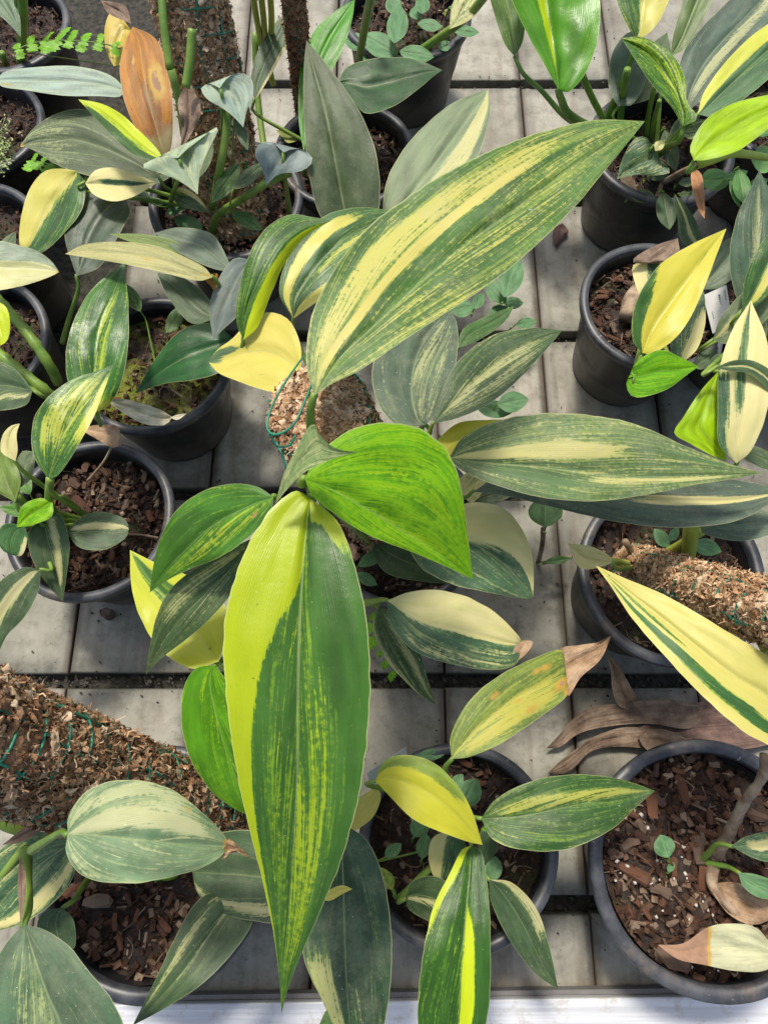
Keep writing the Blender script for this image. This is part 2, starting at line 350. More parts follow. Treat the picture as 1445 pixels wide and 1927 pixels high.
# ---------------------------------------------------------------- pots
PL = {}
def pot(key, px, py, r, label, soilz=.104, h=.128, chips=20, green=0, litter=420, notch=False, seed=1, cat='potted plant', grp='potted plants on the bench', chipscale=1.0):
    rnd = random.Random(seed); c = P(px, py, h); c.z = 0
    t = thing('potted_plant', label, cat, c, grp); t['ctr'] = (c.x, c.y); del t['ctr']
    prof = [(.70*r, .001), (.72*r, .0), (.735*r, .006), (.80*r, .055), (.815*r, .060), (.83*r, .064), (.90*r, h-.026), (.915*r, h-.024), (.93*r, h-.010), (.955*r, h-.011)]
    rimp = [(.955*r, h-.011), (.99*r, h-.010), (1.0*r, h-.006), (.998*r, h-.002), (.985*r, h), (.90*r, h+.0004), (.885*r, h-.002), (.880*r, h-.009)]
    inn = [(.880*r, h-.009), (.875*r, h-.03), (.83*r, .06), (.72*r, .008), (0.01*r, .006)]
    def lathe(pr, name, mat, n=72, par=t):
        v = []; f = []; ph = rnd.uniform(0, 6)
        for (q, z) in pr:
            for k in range(n):
                an = 2*math.pi*k/n; qq = q*(1+.012*math.sin(2*an+ph)+.004*math.sin(5*an+ph*2)); zz = z
                if notch and name == 'rim' and z > h-.003 and (abs(((an-2.0+math.pi) % (2*math.pi))-math.pi) < .10): zz = z-.006
                v.append((c.x+qq*math.cos(an), c.y+qq*math.sin(an), zz))
        for i in range(len(pr)-1):
            for k in range(n): k2 = (k+1) % n; f.append((i*n+k, i*n+k2, (i+1)*n+k2, (i+1)*n+k))
        return mesh(name, v, f, mat, par)
    lathe(prof, 'pot_wall', M_pot); lathe(rimp, 'rim', M_rim); lathe(inn, 'pot_inside', M_pot)
    rs = (.83+(.055*(soilz-.06)/(h-.09)))*r*.995
    v = []; f = []; n, m = 84, 30
    for i in range(m+1):
        for k in range(n):
            an = 2*math.pi*k/n; q = rs*max(.001, i/m); x = c.x+q*math.cos(an); y = c.y+q*math.sin(an)
            v.append((x, y, soilz+.006*noise.noise(Vector((x*40, y*40, seed)))+.005*noise.noise(Vector((x*120, y*120, seed)))+.003*noise.noise(Vector((x*260, y*260, seed)))-.004*(i/m)**4))
    for i in range(m):
        for k in range(n): k2 = (k+1) % n; f.append((i*n+k, (i+1)*n+k, (i+1)*n+k2, i*n+k2))
    so_ = mesh('soil', v, f, M_soilg if green else M_soil, t)
    lb = B()
    for i in range(litter):
        an = rnd.uniform(0, 6.283); q = rs*.97*math.sqrt(rnd.random()); s = rnd.uniform(.0012, .0042)*chipscale
        rot = Vector((rnd.gauss(0, .5), rnd.gauss(0, .5), 1)).to_track_quat('Z', 'Y').to_matrix() @ Matrix.Rotation(rnd.uniform(0, 3.1), 3, 'Z')
        if rnd.random() < .3: dd = (s*.35, s*3.6, s*.3)
        else: dd = (s, s*rnd.uniform(.8, 2), s*rnd.uniform(.4, .9))
        lb.box((c.x+q*math.cos(an), c.y+q*math.sin(an), soilz+rnd.uniform(0, .004)), dd, rot, s*.12, rnd.random()**1.6)
    for i in range(34):
        an = rnd.uniform(0, 6.283); q = rs*.85*math.sqrt(rnd.random()); x0 = c.x+q*math.cos(an); y0 = c.y+q*math.sin(an); hd = rnd.uniform(0, 6.28); pp = []; l = rnd.uniform(.008, .030)
        for k in range(6):
            hd += rnd.gauss(0, .35); x0 += math.cos(hd)*l/5; y0 += math.sin(hd)*l/5
            if (x0-c.x)**2+(y0-c.y)**2 > (rs*.96)**2: break
            pp.append((x0, y0, soilz+.004+.003*math.sin(k*1.3+i)))
        if len(pp) > 2: lb.tube(pp, rnd.uniform(.0003, .0007), 4, rnd.uniform(.5, 1), False)
    lb.obj('soil_litter', M_litter, t, False, 'stuff')
    PL[key] = dict(t=t, c=c, r=r, rs=rs, z=soilz, soil=so_, rnd=rnd, crown=Vector((c.x, c.y, soilz)))
    for i in range(chips):
        an = rnd.uniform(0, 6.283); q = rs*.9*math.sqrt(rnd.random())
        chip(PL[key], c.x+q*math.cos(an), c.y+q*math.sin(an), soilz+.004+rnd.uniform(0, .004), rnd.uniform(.005, .013)**1.0*chipscale*(1.5 if rnd.random() < .18 else 1))
    return t
def chip_mesh(seed):
    rnd = random.Random(seed); b_ = B(); n = 6
    L = 1.0; W = rnd.uniform(.35, .6); T = rnd.uniform(.18, .32); v = []; f = []
    st = [(-.5, .55), (-.42, .9), (0, 1), (.38, .95), (.5, .6)]
    for x, s in st:
        for k in range(n):
            an = 2*math.pi*(k+.5)/n+rnd.uniform(-.2, .2); q = rnd.uniform(.62, 1.2)*s
            v.append((x*L+rnd.uniform(-.05, .05), math.cos(an)*W*.55*q, math.sin(an)*T*.6*q+.08*math.sin(x*3)))
    for i in range(len(st)-1):
        for k in range(n): k2 = (k+1) % n; f.append((i*n+k, i*n+k2, (i+1)*n+k2, (i+1)*n+k))
    f.append(tuple(reversed(range(n)))); f.append(tuple((len(st)-1)*n+k for k in range(n)))
    me = bpy.data.meshes.new('bark_chip'); me.from_pydata(v, [], f)
    me.attributes.new('var', 'FLOAT', 'POINT').data.foreach_set('value', [((seed*37) % 100)/100]*len(v))
    me.materials.append(M_bark); me.update(); return me
CM = [chip_mesh(k) for k in range(1, 9)]
def chip(p, x, y, z, s):
    rnd = p['rnd']; o = bpy.data.objects.new('bark_chip', rnd.choice(CM)); C.objects.link(o); o.parent = p['soil']
    o.location = Vector((x, y, z)); o.scale = (s, s, s)
    o.rotation_euler = (rnd.gauss(0, .3), rnd.gauss(0, .25), rnd.uniform(0, 6.28))

# ---------------------------------------------------------------- leaves
def leaf(key, base, tip, L, R, z, mat, yel=0.1, bands=(), brn=None, spots=(), cup=.16, arch=.0, mid=None, pet=None, petr=.0022, petm=None, label=None, name='leaf', wave=.0010, nopet=False, parent=None, curlL=0, curlR=0, plen=True, stemto=None, crk=0.0):
    """a blade traced along both margins; z = (base, tip) heights; cup lifts the margins, arch raises the middle"""
    p = PL.get(key) if key else None; t = parent if parent is not None else p['t']
    ln = sum((Vector(b_)-Vector(a_)).length for a_, b_ in zip([base]+L, L+[tip]))
    n = int(max(14, min(110, ln/9))); m = int(max(6, min(26, ln/34)))
    V2 = lambda q: (q[0], q[1], 0)
    Lc = crom([V2(base)]+[V2(q) for q in L]+[V2(tip)], n); Rc = crom([V2(base)]+[V2(q) for q in R]+[V2(tip)], n)
    Mc = crom([V2(q) for q in [base]+mid+[tip]], n) if mid else [(a_+b_)/2 for a_, b_ in zip(Lc, Rc)]
    z0, z1 = z; vts = []; uvs = []; ye = []; br = []; nz = random.uniform(0, 50)
    for i in range(n):
        v = i/(n-1); zm = z0+(z1-z0)*v+arch*math.sin(math.pi*v)
        m3 = P(Mc[i].x, Mc[i].y, zm)
        wl = (P(Lc[i].x, Lc[i].y, zm)-m3).length; wr = (P(Rc[i].x, Rc[i].y, zm)-m3).length
        for j in range(-m, m+1):
            s = j/m; E, wd = (Lc[i], wl) if j < 0 else (Rc[i], wr); a_ = abs(s)
            q = Mc[i].lerp(E, a_*(1+.022*a_*noise.noise(Vector((v*ln/28, 3 if j < 0 else 9, nz)))))
            cu = (curlL if j < 0 else curlR)
            zz = zm + cup*wd*(a_**.7)*(1-.35*a_) + cu*a_*a_*math.sin(math.pi*v) - .05*wd*math.exp(-(a_/.10)**2)
            zz += wave*math.sin(v*14+nz+j*.1)*a_*a_*min(1, wd/.012)
            zz += .045*wd*noise.noise(Vector((s*3, v*7, nz)))
            if crk: zz += crk*(noise.noise(Vector((s*2.5, v*7, nz+5)))+.6*noise.noise(Vector((s*6, v*16, nz)))) 
            vts.append(P(q.x, q.y, zz)); uvs.append((s*.5+.5, v))
            y_ = yel if not callable(yel) else yel(s, v)
            for (val, lo, hi, va, vb) in bands:
                lo_, hi_ = pw(lo, v), pw(hi, v); e = 1.3/m
                k = min(1, max(0, (s-lo_)/e+.5))*min(1, max(0, (hi_-s)/e+.5))
                k *= min(1, max(0, (v-va)/.14+.5)) if va > 0 else 1
                k *= min(1, max(0, (vb-v)/.14+.5)) if vb < 1 else 1
                y_ = y_+(val-y_)*k
            ye.append(y_)
            b_ = 0.0
            if brn: b_ = max(b_, min(1, max(0, .5+(v-brn)*9+.05*math.sin(s*5+nz))))
            for (su, sv, sr, sval) in spots: b_ = max(b_, sval*math.exp(-(((s-su)*.5)**2+(v-sv)**2*1.6)/sr**2))
            br.append(b_)
    w_ = 2*m+1; f = []
    for i in range(n-1):
        for j in range(2*m): f.append((i*w_+j, i*w_+j+1, (i+1)*w_+j+1, (i+1)*w_+j))
    o = mesh(name, vts, f, mat, t, True, {'yel': ye, 'brn': br, 'fin': [max(.30, min(1.0, (ln/1900)**.6))]*len(vts)}, uvs)
    if label: o['label'] = label
    if not nopet:
        s0 = P(base[0], base[1], z0-.0042); d = (vts[3*w_+m]-vts[m]).normalized()
        if pet is None: end = p['crown'] if stemto is None else stemto
        else: end = P(*pet)
        if petm: pts = [s0]+[P(*q) for q in petm]+[end]
        else:
            k = min(.008, (s0-end).length*.12); pts = [s0+d*.001+Vector((0, 0, .0022)), s0-d*.001+Vector((0, 0, .0005)), s0-d*k+Vector((0, 0, -.010)), (s0-d*k).lerp(end, .5)+Vector((0, 0, -.004)), end]
        tb = B(); pts = crom(pts, 22); tb.tube(pts, [petr*(.75+.7*i/21) for i in range(22)], 8)
        tb.obj('petiole', petmat or M_stem, o)
    return o
petmat = None
def oval(key, x, y, ang, ln, wd, z, mat=None, **k):
    """small ovate leaf centred on a photo pixel; ang is the way it points, degrees anticlockwise from right"""
    a_ = math.radians(ang); d = Vector((math.cos(a_), -math.sin(a_))); q = Vector((-d.y, d.x)); c = Vector((x, y))
    g = lambda s, w: tuple(c+d*ln*s+q*w*wd)
    L = [g(-.44, -.16), g(-.25, -.42), g(0, -.5), g(.25, -.38), g(.42, -.15)]; R = [g(-.44, .16), g(-.25, .42), g(0, .5), g(.25, .38), g(.42, .15)]
    zz = z if isinstance(z, tuple) else (z, z-.003)
    return leaf(key, g(-.5, 0), g(.5, 0), L, R, zz, mat, nopet=k.pop('nopet', False), petr=.0009, **k)
# ---------------------------------------------------------------- moss poles
def moss_pole(key, a_, b_, r, mat, n=2600, fl=.008, net=True, label=None, ringstep=.021, nl=9, taper=0):
    p = PL[key]; ax = (b_-a_); L = ax.length; ax.normalize(); u = ax.orthogonal().normalized(); w_ = ax.cross(u)
    v = []; f = []; nn, mm = 40, int(L/.004)
    def rad(s): return r*(1-taper*s)
    for i in range(mm+1):
        s = i/mm
        for k in range(nn):
            an = 2*math.pi*k/nn; q = rad(s)*(1+.14*noise.noise(Vector((math.cos(an)*2, math.sin(an)*2, s*L*50)))+.09*noise.noise(Vector((an*5, s*L*200, 3))))
            if s > .97: q *= .94
            v.append(a_+ax*(s*L)+(u*math.cos(an)+w_*math.sin(an))*q)
    for i in range(mm):
        for k in range(nn): k2 = (k+1) % nn; f.append((i*nn+k, i*nn+k2, (i+1)*nn+k2, (i+1)*nn+k))
    v.append(b_+ax*r*.25); e = len(v)-1
    for k in range(nn): f.append((mm*nn+k, mm*nn+(k+1) % nn, e))
    o = mesh('moss_pole', v, f, mat, p['t'], True, {'var': [.3]*len(v)})
    if label: o['label'] = label
    fb = B(); rnd = p['rnd']
    for i in range(int(n*2.1)):
        s = rnd.random(); an = rnd.uniform(0, 6.283)
        if rnd.random() < .10:
            q = rad(1)*math.sqrt(rnd.random()); c_ = b_+(u*math.cos(an)+w_*math.sin(an))*q+ax*r*.25*(1-q/r); nrm = (ax+(u*math.cos(an)+w_*math.sin(an))*.3).normalized()
        else: nrm = (u*math.cos(an)+w_*math.sin(an)); c_ = a_+ax*(s*L)+nrm*rad(s)*rnd.uniform(.95, 1.10)
        d = Vector((rnd.gauss(0, 1), rnd.gauss(0, 1), rnd.gauss(0, 1))); d = (d-nrm*d.dot(nrm)*.75).normalized(); sd = d.cross(nrm).normalized()
        tone = min(1, max(0, rnd.gauss(.50, .30)+.35*noise.noise(c_*60)))
        if rnd.random() < .55:
            h = fl*rnd.uniform(.14, .36); vv = []
            for q in range(3):
                for t_ in range(3):
                    vv.append(c_+d*h*(q-1)+sd*h*(t_-1)*.7+Vector((rnd.gauss(0, 1), rnd.gauss(0, 1), rnd.gauss(0, 1)))*h*.38+nrm*h*(.5 if q == 1 and t_ == 1 else 0))
            fb.add(vv, [(0, 1, 4, 3), (1, 2, 5, 4), (3, 4, 7, 6), (4, 5, 8, 7)], tone)
        else:
            l = fl*rnd.uniform(.3, 1.0); wdt = fl*rnd.uniform(.03, .09); cu = rnd.uniform(-.2, 1.0); ph = rnd.uniform(0, 6); vv = []
            for q in range(6):
                tt = q/5-.5; ct = c_+d*l*tt+nrm*(cu*l*(tt*tt*1.6)+.0006+l*.12*math.sin(tt*9+ph))+sd*l*.20*math.sin(tt*8+ph*2)
                vv += [ct-sd*wdt*(1-abs(tt)), ct+sd*wdt*(1-abs(tt))+nrm*wdt*.5]
            fb.add(vv, [(q*2, q*2+1, q*2+3, q*2+2) for q in range(5)], tone)
    fb.obj('moss_fibres', mat, p['t'], True, 'stuff')
    if net:
        nb = B(); R_ = r*1.05
        def pt(s, an): return a_+ax*(s*L)+(u*math.cos(an)+w_*math.sin(an))*rad(s)*(1.06+.05*noise.noise(Vector((an*1.5, s*L*35, 9))))*(1+.03*math.sin(an*3+s*L*60))
        k = 0; s = .02
        while s <= 1.0:
            nb.tube([pt(s+.006*math.sin(an*2), an) for an in [2*math.pi*q/36 for q in range(37)]], .0010, 6, cap=False); s += ringstep/L
        for q in range(nl): nb.tube([pt(i/40, 2*math.pi*q/nl+.10*math.sin(i*.4)) for i in range(41)], .0010, 6)
        nb.obj('green_mesh', M_net, p['t'])
    return o
M_mossd = simple('brown_moss', (.22, .11, .05), (.48, .31, .18), 120, .85, .6, .003, None, .15, ((.05, .022, .012), (.18, .080, .038), (.36, .20, .105), (.52, .35, .21), (.76, .60, .42)))
# ================================================================ the plants
# leaf colourings
DG = leaf_mat()                                                        # fresh dark green
GD = leaf_mat(g=(.085, .135, .058), lg=(.20, .28, .10), y=(.60, .56, .20), dust=.55, rough=.5)       # dusty grey green
BG = leaf_mat(g=(.058, .104, .042), lg=(.18, .25, .08), y=(.60, .56, .25), dust=.30, rough=.42)      # blue green, cream marks
MG = leaf_mat(g=(.065, .20, .022), lg=(.22, .42, .02), y=(.62, .64, .06), dust=.12, rough=.30, trans=.30)   # mid green and lime
LG = leaf_mat(g=(.11, .34, .006), lg=(.26, .54, .006), y=(.36, .58, .008), dust=.0, rough=.30, trans=.34, lgb=.12) # young lime
LY = leaf_mat(g=(.035, .11, .014), lg=(.16, .34, .02), y=(.60, .72, .012), dust=.05, rough=.30, trans=.30)  # green and chartreuse
CY = leaf_mat(g=(.042, .12, .030), lg=(.22, .34, .06), y=(.68, .62, .12), dust=.15, rough=.36, trans=.25)   # green and butter yellow
CC = leaf_mat(g=(.050, .12, .055), lg=(.26, .34, .12), y=(.72, .66, .26), dust=.28, rough=.45)       # green and cream
PG = leaf_mat(g=(.30, .40, .34), lg=(.42, .52, .34), y=(.66, .66, .30), dust=.5, rough=.5, lgb=.2)   # pale silvery green
AG = leaf_mat(g=(.14, .21, .045), lg=(.30, .36, .06), y=(.56, .50, .08), dust=.15, rough=.45, lgb=.1) # ageing olive
OR = leaf_mat(g=(.42, .175, .020), lg=(.24, .085, .028), y=(.30, .25, .10), dust=.06, rough=.5, trans=.2, lgb=.16)  # orange, dying
WG = leaf_mat(g=(.10, .23, .09), lg=(.18, .34, .13), y=(.3, .4, .2), dust=.12, rough=.45, fine=.7)   # small weeds
WW = leaf_mat(g=(.10, .25, .06), lg=(.30, .42, .16), y=(.80, .80, .68), dust=.05, rough=.4)          # green and white

def G(k, *a, **kw): return pot(k, *a, **kw)
# top left, first column
G('A', 5, 45, .088, 'black pot cut by the top left corner, with a thick lime green stem', chips=4, seed=11)
G('A2', -42, 232, .082, 'black pot at the left edge below the top corner, fine weedy sprigs on its soil', chips=4, seed=12)
G('A3', -55, 450, .084, 'black pot at the left edge whose plant reaches in with a pale brown-tipped leaf', chips=4, seed=13)
G('A4', -52, 640, .084, 'black pot at the left edge with two knobbly green stems slanting out of it', chips=4, seed=14)
G('T3', 425, 372, .092, 'pot with a tall moss pole, pale heart shaped leaves and an orange dying leaf', chips=8, seed=15)
G('T2', 650, 285, .086, 'pot with a large dull dark leaf, a thin coir pole and wet brown bark', chips=18, seed=16)
G('T1', 765, 22, .088, 'pot at the top middle with bare stalks above a carpet of round-leaved weeds', chips=12, seed=17)
G('TR', 1245, 272, .090, 'black pot at top right crowded with upright green leaves and one glowing lime leaf', chips=10, seed=18)
G('TR2', 1500, 215, .090, 'dark pot at the right edge beyond the lime leaf, cut by the photo edge', chips=4, seed=19)
G('R1', 1232, 573, .084, 'black pot on the right with a bright butter yellow leaf and reddish bark', chips=34, seed=20, chipscale=1.2, litter=600)
G('R2', 1475, 560, .090, 'right edge pot with striped grey leaves and a cream and green leaf hanging low', chips=4, seed=21)
G('L1', 285, 682, .086, 'black pot on the left with yellow green moss on its soil and dark green leaves', chips=14, green=1, seed=22)
G('L2', 168, 975, .085, 'black pot on the left holding a small plant with lime, green and cream-striped leaves', chips=40, seed=23, chipscale=1.25, litter=700)
G('C', 752, 985, .085, 'tall centre plant on a moss pole, with the longest lime and green leaf', chips=26, seed=24)
G('D', 1265, 1075, .092, 'pot at right with a leaning moss pole and a long butter yellow leaf striped green', chips=12, seed=25)
G('E', 862, 1592, .086, 'pot at bottom centre right with a yellow drooping leaf and an upright two-tone green leaf', chips=22, seed=26)
G('L3', 285, 1635, .100, 'pot at bottom left with a fat leaning moss pole and a pale cream-banded leaf', chips=44, seed=27, chipscale=1.35, litter=800)
G('F', 1338, 1628, .104, 'nearly bare pot at bottom right with bark, grit, dry stalk and fallen cream leaf', chips=70, seed=28, notch=True, litter=1000, chipscale=1.5)

# ---------------------------------------------------------------- centre plant
c = PL['C']; pa = Vector((c['c'].x-.005, c['c'].y, .095)); pb = P(598, 775, .415)
moss_pole('C', pa, pb, .030, M_moss, 5200, .0085)
crown = P(586, 905, .402)
st = B(); st.tube(crom([P(740, 1050, .10), P(690, 1010, .20), P(628, 950, .33), P(594, 915, .385), crown], 24), .0042, 10); st.obj('stem', M_stem, c['t'])
c['crown'] = crown
# loose net wire standing off the top of the pole
wb = B()
wb.tube(crom([P(570, 672, .40), P(540, 715, .43), P(512, 765, .44), P(503, 805, .44), P(520, 818, .445), P(552, 800, .45), P(572, 760, .45), P(590, 715, .445)], 40), .0007, 6)
wb.tube(crom([P(505, 808, .44), P(520, 838, .435), P(545, 838, .44), P(556, 820, .445)], 20), .0007, 6)
wb.tube(crom([P(520, 832, .43), P(532, 858, .43), P(538, 882, .425)], 12), .0007, 6); wb.obj('green_mesh', M_net, c['t'])
leaf('C', (592, 745), (1213, 228), [(577, 690), (581, 620), (600, 560), (640, 490), (690, 430), (760, 375), (840, 325), (930, 280), (1020, 248), (1120, 226)],
     [(625, 722), (680, 695), (760, 640), (860, 575), (940, 520), (1010, 460), (1080, 390), (1130, 330), (1175, 275)], (.455, .40), leaf_mat(g=(.062, .150, .030), lg=(.26, .35, .05), y=(.68, .60, .15), dust=.42, rough=.40),
     yel=.36, bands=[(.98, [(0, -.42), (.2, -.36), (.5, -.47), (.8, -.62)], [(0, -.15), (.12, -.18), (.3, -.26), (.6, -.38), (.8, -.5)], .07, .74), (.62, [(0, -.85), (.3, -.78), (.7, -.8)], [(0, -.35), (.3, -.45), (.7, -.55)], .05, .85), (.48, [(0, .02), (1, .05)], [(0, .2), (.5, .38), (1, .5)], .25, .85), (.44, .72, .95, .0, .5)],
     mid=[(640, 675), (700, 618), (790, 535), (880, 460), (1000, 372), (1110, 295)], arch=.012, cup=.13, brn=1.05, pet=(590, 870, .40), petr=.0028, label='long upper leaf with a butter yellow stripe')
leaf('C', (574, 902), (890, 1090), [(592, 865), (640, 820), (700, 797), (765, 799), (820, 825), (853, 870), (870, 930), (880, 1010)], [(590, 935), (640, 975), (700, 1010), (770, 1037), (830, 1062)],
     (.435, .355), LG, yel=.40, mid=[(630, 925), (700, 965), (780, 1015), (845, 1058)], cup=.30, arch=.006, label='broad glowing lime green leaf', petr=.0028)
leaf('C', (518, 948), (675, 850), [(535, 890), (560, 840), (575, 812), (590, 797), (600, 815), (622, 838), (648, 848)], [(543, 918), (575, 888), (620, 866), (650, 856)],
     (.436, .492), leaf_mat(g=(.13, .24, .08), lg=(.32, .40, .14), y=(.60, .58, .26), dust=.4, rough=.45), yel=.42, cup=.25, nopet=True, label='small folded grey green leaf')
leaf('C', (515, 935), (282, 1115), [(480, 914), (430, 911), (380, 925), (333, 960), (303, 1010), (290, 1060)], [(508, 965), (470, 1010), (420, 1045), (360, 1070), (310, 1095)],
     (.385, .31), MG, yel=.14, bands=[(.42, [(0, .05), (1, .2)], .75, 0, .9)], mid=[(470, 952), (400, 990), (335, 1050), (300, 1090)], cup=.16, arch=.014, spots=[(.5, .18, .03, .9)], pet=(578, 955, .37), label='mid green leaf with light streaks')
leaf('C', (490, 1005), (275, 1270), [(430, 1035), (370, 1068), (320, 1110), (295, 1160), (283, 1215)], [(475, 1055), (440, 1112), (395, 1165), (345, 1208), (300, 1242)],
     (.335, .27), BG, yel=.22, bands=[(.62, -.75, -.3, .1, .7)], mid=[(440, 1065), (380, 1125), (320, 1190)], cup=.12, arch=.012, pet=(572, 985, .34), label='dusty dark green leaf tapering to a point')
leaf('C', (412, 1245), (245, 1035), [(360, 1258), (305, 1225), (268, 1170), (248, 1105)], [(428, 1190), (420, 1130), (370, 1090), (300, 1062)],
     (.27, .245), leaf_mat(g=(.06, .16, .02), lg=(.30, .42, .03), y=(.54, .58, .03), dust=.02, rough=.3, trans=.3), yel=1.0, bands=[(.15, [(0, -.0), (1, -.3)], [(0, .35), (1, .5)], .35, .97)], cup=.14, pet=(560, 990, .37), label='yellow leaf with one dark green wedge')
leaf('C', (405, 1252), (468, 1535), [(368, 1258), (345, 1300), (342, 1360), (355, 1420), (390, 1480), (430, 1515)], [(435, 1290), (475, 1350), (500, 1420), (500, 1490)],
     (.27, .215), leaf_mat(g=(.10, .30, .010), lg=(.20, .44, .012), y=(.40, .60, .012), dust=.02, rough=.3, trans=.3), yel=.35, bands=[(.0, -.9, -.45, .05, .6)], cup=.16, arch=.01, pet=(520, 1050, .35), label='rounded lime leaf behind the long one')
Ycol = leaf_mat(g=(.045, .130, .016), lg=(.20, .35, .02), y=(.40, .50, .006), dust=.08, rough=.30, trans=.24)
leaf('C', (583, 938), (530, 1908), [(565, 925), (545, 928), (505, 965), (465, 1030), (435, 1110), (421, 1200), (425, 1300), (440, 1420), (462, 1530), (490, 1640), (512, 1740), (525, 1830)],
     [(605, 953), (630, 975), (650, 1010), (672, 1080), (690, 1170), (697, 1290), (690, 1400), (675, 1500), (645, 1610), (605, 1710), (565, 1800), (542, 1860)],
     (.418, .335), Ycol, yel=.20, bands=[(1.0, -1.2, [(0, .0), (.14, -.01), (.2, -.10), (.25, -.28), (.33, -.46), (.46, -.66), (.6, -.78), (.75, -.88), (.9, -.96)], 0, .97),
     (1.0, [(0, .10), (.045, .14), (.06, .5), (.14, .9), (.16, 1.0)], 1.2, 0, .155), (.36, .02, [(0, .05), (.2, .1), (.5, .55), (.8, .6), (1, .7)], .16, .95), (.52, .0, [(0, .05), (.5, .28), (1, .5)], .52, .86), (-.2, [(0, .05), (.2, .2), (.5, .72), (1, .9)], 1.1, .15, 1), (.34, -.55, -.08, .5, .9)],
     mid=[(578, 985), (571, 1060), (564, 1180), (561, 1300), (561, 1400), (558, 1500), (551, 1620), (543, 1720), (533, 1820)], cup=.20, arch=.022, petr=.0026, label='longest leaf, chartreuse on the left and dark green on the right')
# left neighbours of the pole: yellow heart leaf
leaf('C', (566, 700), (393, 682), [(548, 738), (505, 737), (450, 718), (412, 702)], [(566, 650), (545, 604), (508, 587), (470, 603), (438, 637), (410, 657)],
     (.30, .27), leaf_mat(g=(.09, .16, .07), lg=(.3, .36, .1), y=(.68, .60, .11), dust=.05, rough=.35, trans=.25), yel=1.05, bands=[(.0, .25, [(0, .3), (.70, .3), (.8, .7), (1, 1.1)], .68, 1), (.0, -.35, .3, .87, 1)], cup=.14, pet=(640, 800, .26), label='butter yellow heart shaped leaf')
leaf('C', (458, 640), (624, 414), [(445, 603), (449, 550), (468, 482), (500, 430), (545, 404), (585, 408)], [(485, 615), (508, 560), (533, 502), (572, 448)],
     (.29, .31), LY, yel=.28, bands=[(1.0, [(0, .25), (.5, .35), (1, .6)], 1.2, 0, 1)], mid=[(462, 590), (490, 520), (525, 460), (570, 425)], cup=.1, curlR=-.012, arch=.012, pet=(600, 760, .24), label='folded leaf, green with a yellow edge')
leaf('C', (552, 600), (745, 398), [(526, 552), (536, 500), (570, 440), (620, 402), (680, 390)], [(575, 583), (620, 550), (680, 500), (730, 445)],
     (.24, .24), CY, yel=.25, bands=[(.95, -.75, -.35, .0, .75), (1.0, [(0, .3), (.4, .7)], 1.2, 0, .45), (.6, .1, .3, .3, .9)], cup=.14, arch=.01, pet=(620, 780, .2), label='yellow striped leaf half under the big one')
# right neighbours
leaf('C', (800, 800), (845, 583), [(752, 802), (718, 770), (700, 715), (715, 650), (770, 600)], [(828, 770), (852, 710), (862, 650), (858, 605)],
     (.26, .26), leaf_mat(g=(.065, .11, .065), lg=(.22, .28, .11), y=(.45, .46, .2), dust=.75, rough=.55), yel=.12, bands=[(.42, .0, .75, .1, .9)], cup=.12, pet=(740, 860, .22), label='dull grey green leaf in the shade of the big one')
leaf('C', (815, 797), (1057, 622), [(828, 745), (862, 680), (925, 632), (1000, 617)], [(860, 787), (920, 760), (978, 712), (1030, 655)],
     (.27, .24), BG, yel=.28, bands=[(.6, -.1, .3, .1, .85), (.5, .4, .8, .1, .8)], cup=.16, arch=.008, pet=(740, 870, .22), label='grey green leaf with cream streaks')
leaf('C', (862, 655), (968, 575), [(870, 620), (915, 595)], [(900, 640), (945, 610)], (.22, .21), DG, yel=.15, nopet=False, pet=(760, 880, .2))
leaf('C', (845, 862), (1432, 890), [(868, 826), (920, 797), (1000, 780), (1100, 780), (1200, 800), (1290, 840), (1370, 872)], [(870, 886), (930, 912), (1020, 936), (1120, 943), (1220, 930), (1310, 912), (1385, 900)],
     (.31, .28), leaf_mat(g=(.085, .155, .055), lg=(.27, .34, .09), y=(.60, .56, .19), dust=.50, rough=.45), yel=.34, bands=[(.95, [(0, -.3), (.5, -.55), (.8, -.7)], [(0, -.05), (.4, -.25), (.7, -.45)], .0, .55), (.70, [(0, .0), (.4, .05), (1, .1)], [(0, .05), (.5, .3), (.8, .5)], .40, .9), (.05, .1, .5, .1, .42)],
     mid=[(930, 873), (1020, 880), (1150, 897), (1300, 897)], cup=.17, arch=.014, brn=1.03, pet=(720, 900, .27), label='long level leaf streaked pale yellow')
leaf('C', (890, 925), (1480, 925), [(960, 885), (1080, 880), (1200, 890), (1300, 895), (1400, 905)], [(960, 935), (1030, 952), (1110, 972), (1200, 988), (1300, 992), (1400, 975)],
     (.26, .23), leaf_mat(g=(.085, .12, .085), lg=(.2, .26, .12), y=(.66, .60, .24), dust=.5, rough=.5), yel=.14, bands=[(1.0, [(0, -.4), (1, -.1)], .15, .52, 1)], cup=.14, arch=.008, pet=(740, 930, .2), label='long grey green leaf under the streaked one')
leaf('C', (962, 790), (812, 838), [(920, 790), (860, 797)], [(930, 812), (880, 850), (840, 858)], (.25, .25), leaf_mat(g=(.3, .35, .02), lg=(.4, .42, .03), y=(.64, .60, .04), dust=.1), yel=1.0, nopet=True)
leaf('C', (870, 935), (925, 890), [(862, 905), (890, 885)], [(890, 945), (915, 915)], (.22, .22), CC, yel=.7, nopet=True)
leaf('C', (885, 950), (985, 915), [(900, 925), (940, 912)], [(920, 952), (960, 935)], (.21, .21), leaf_mat(g=(.10, .16, .10), lg=(.3, .34, .15), y=(.6, .55, .25), dust=.4), yel=.4, nopet=True)
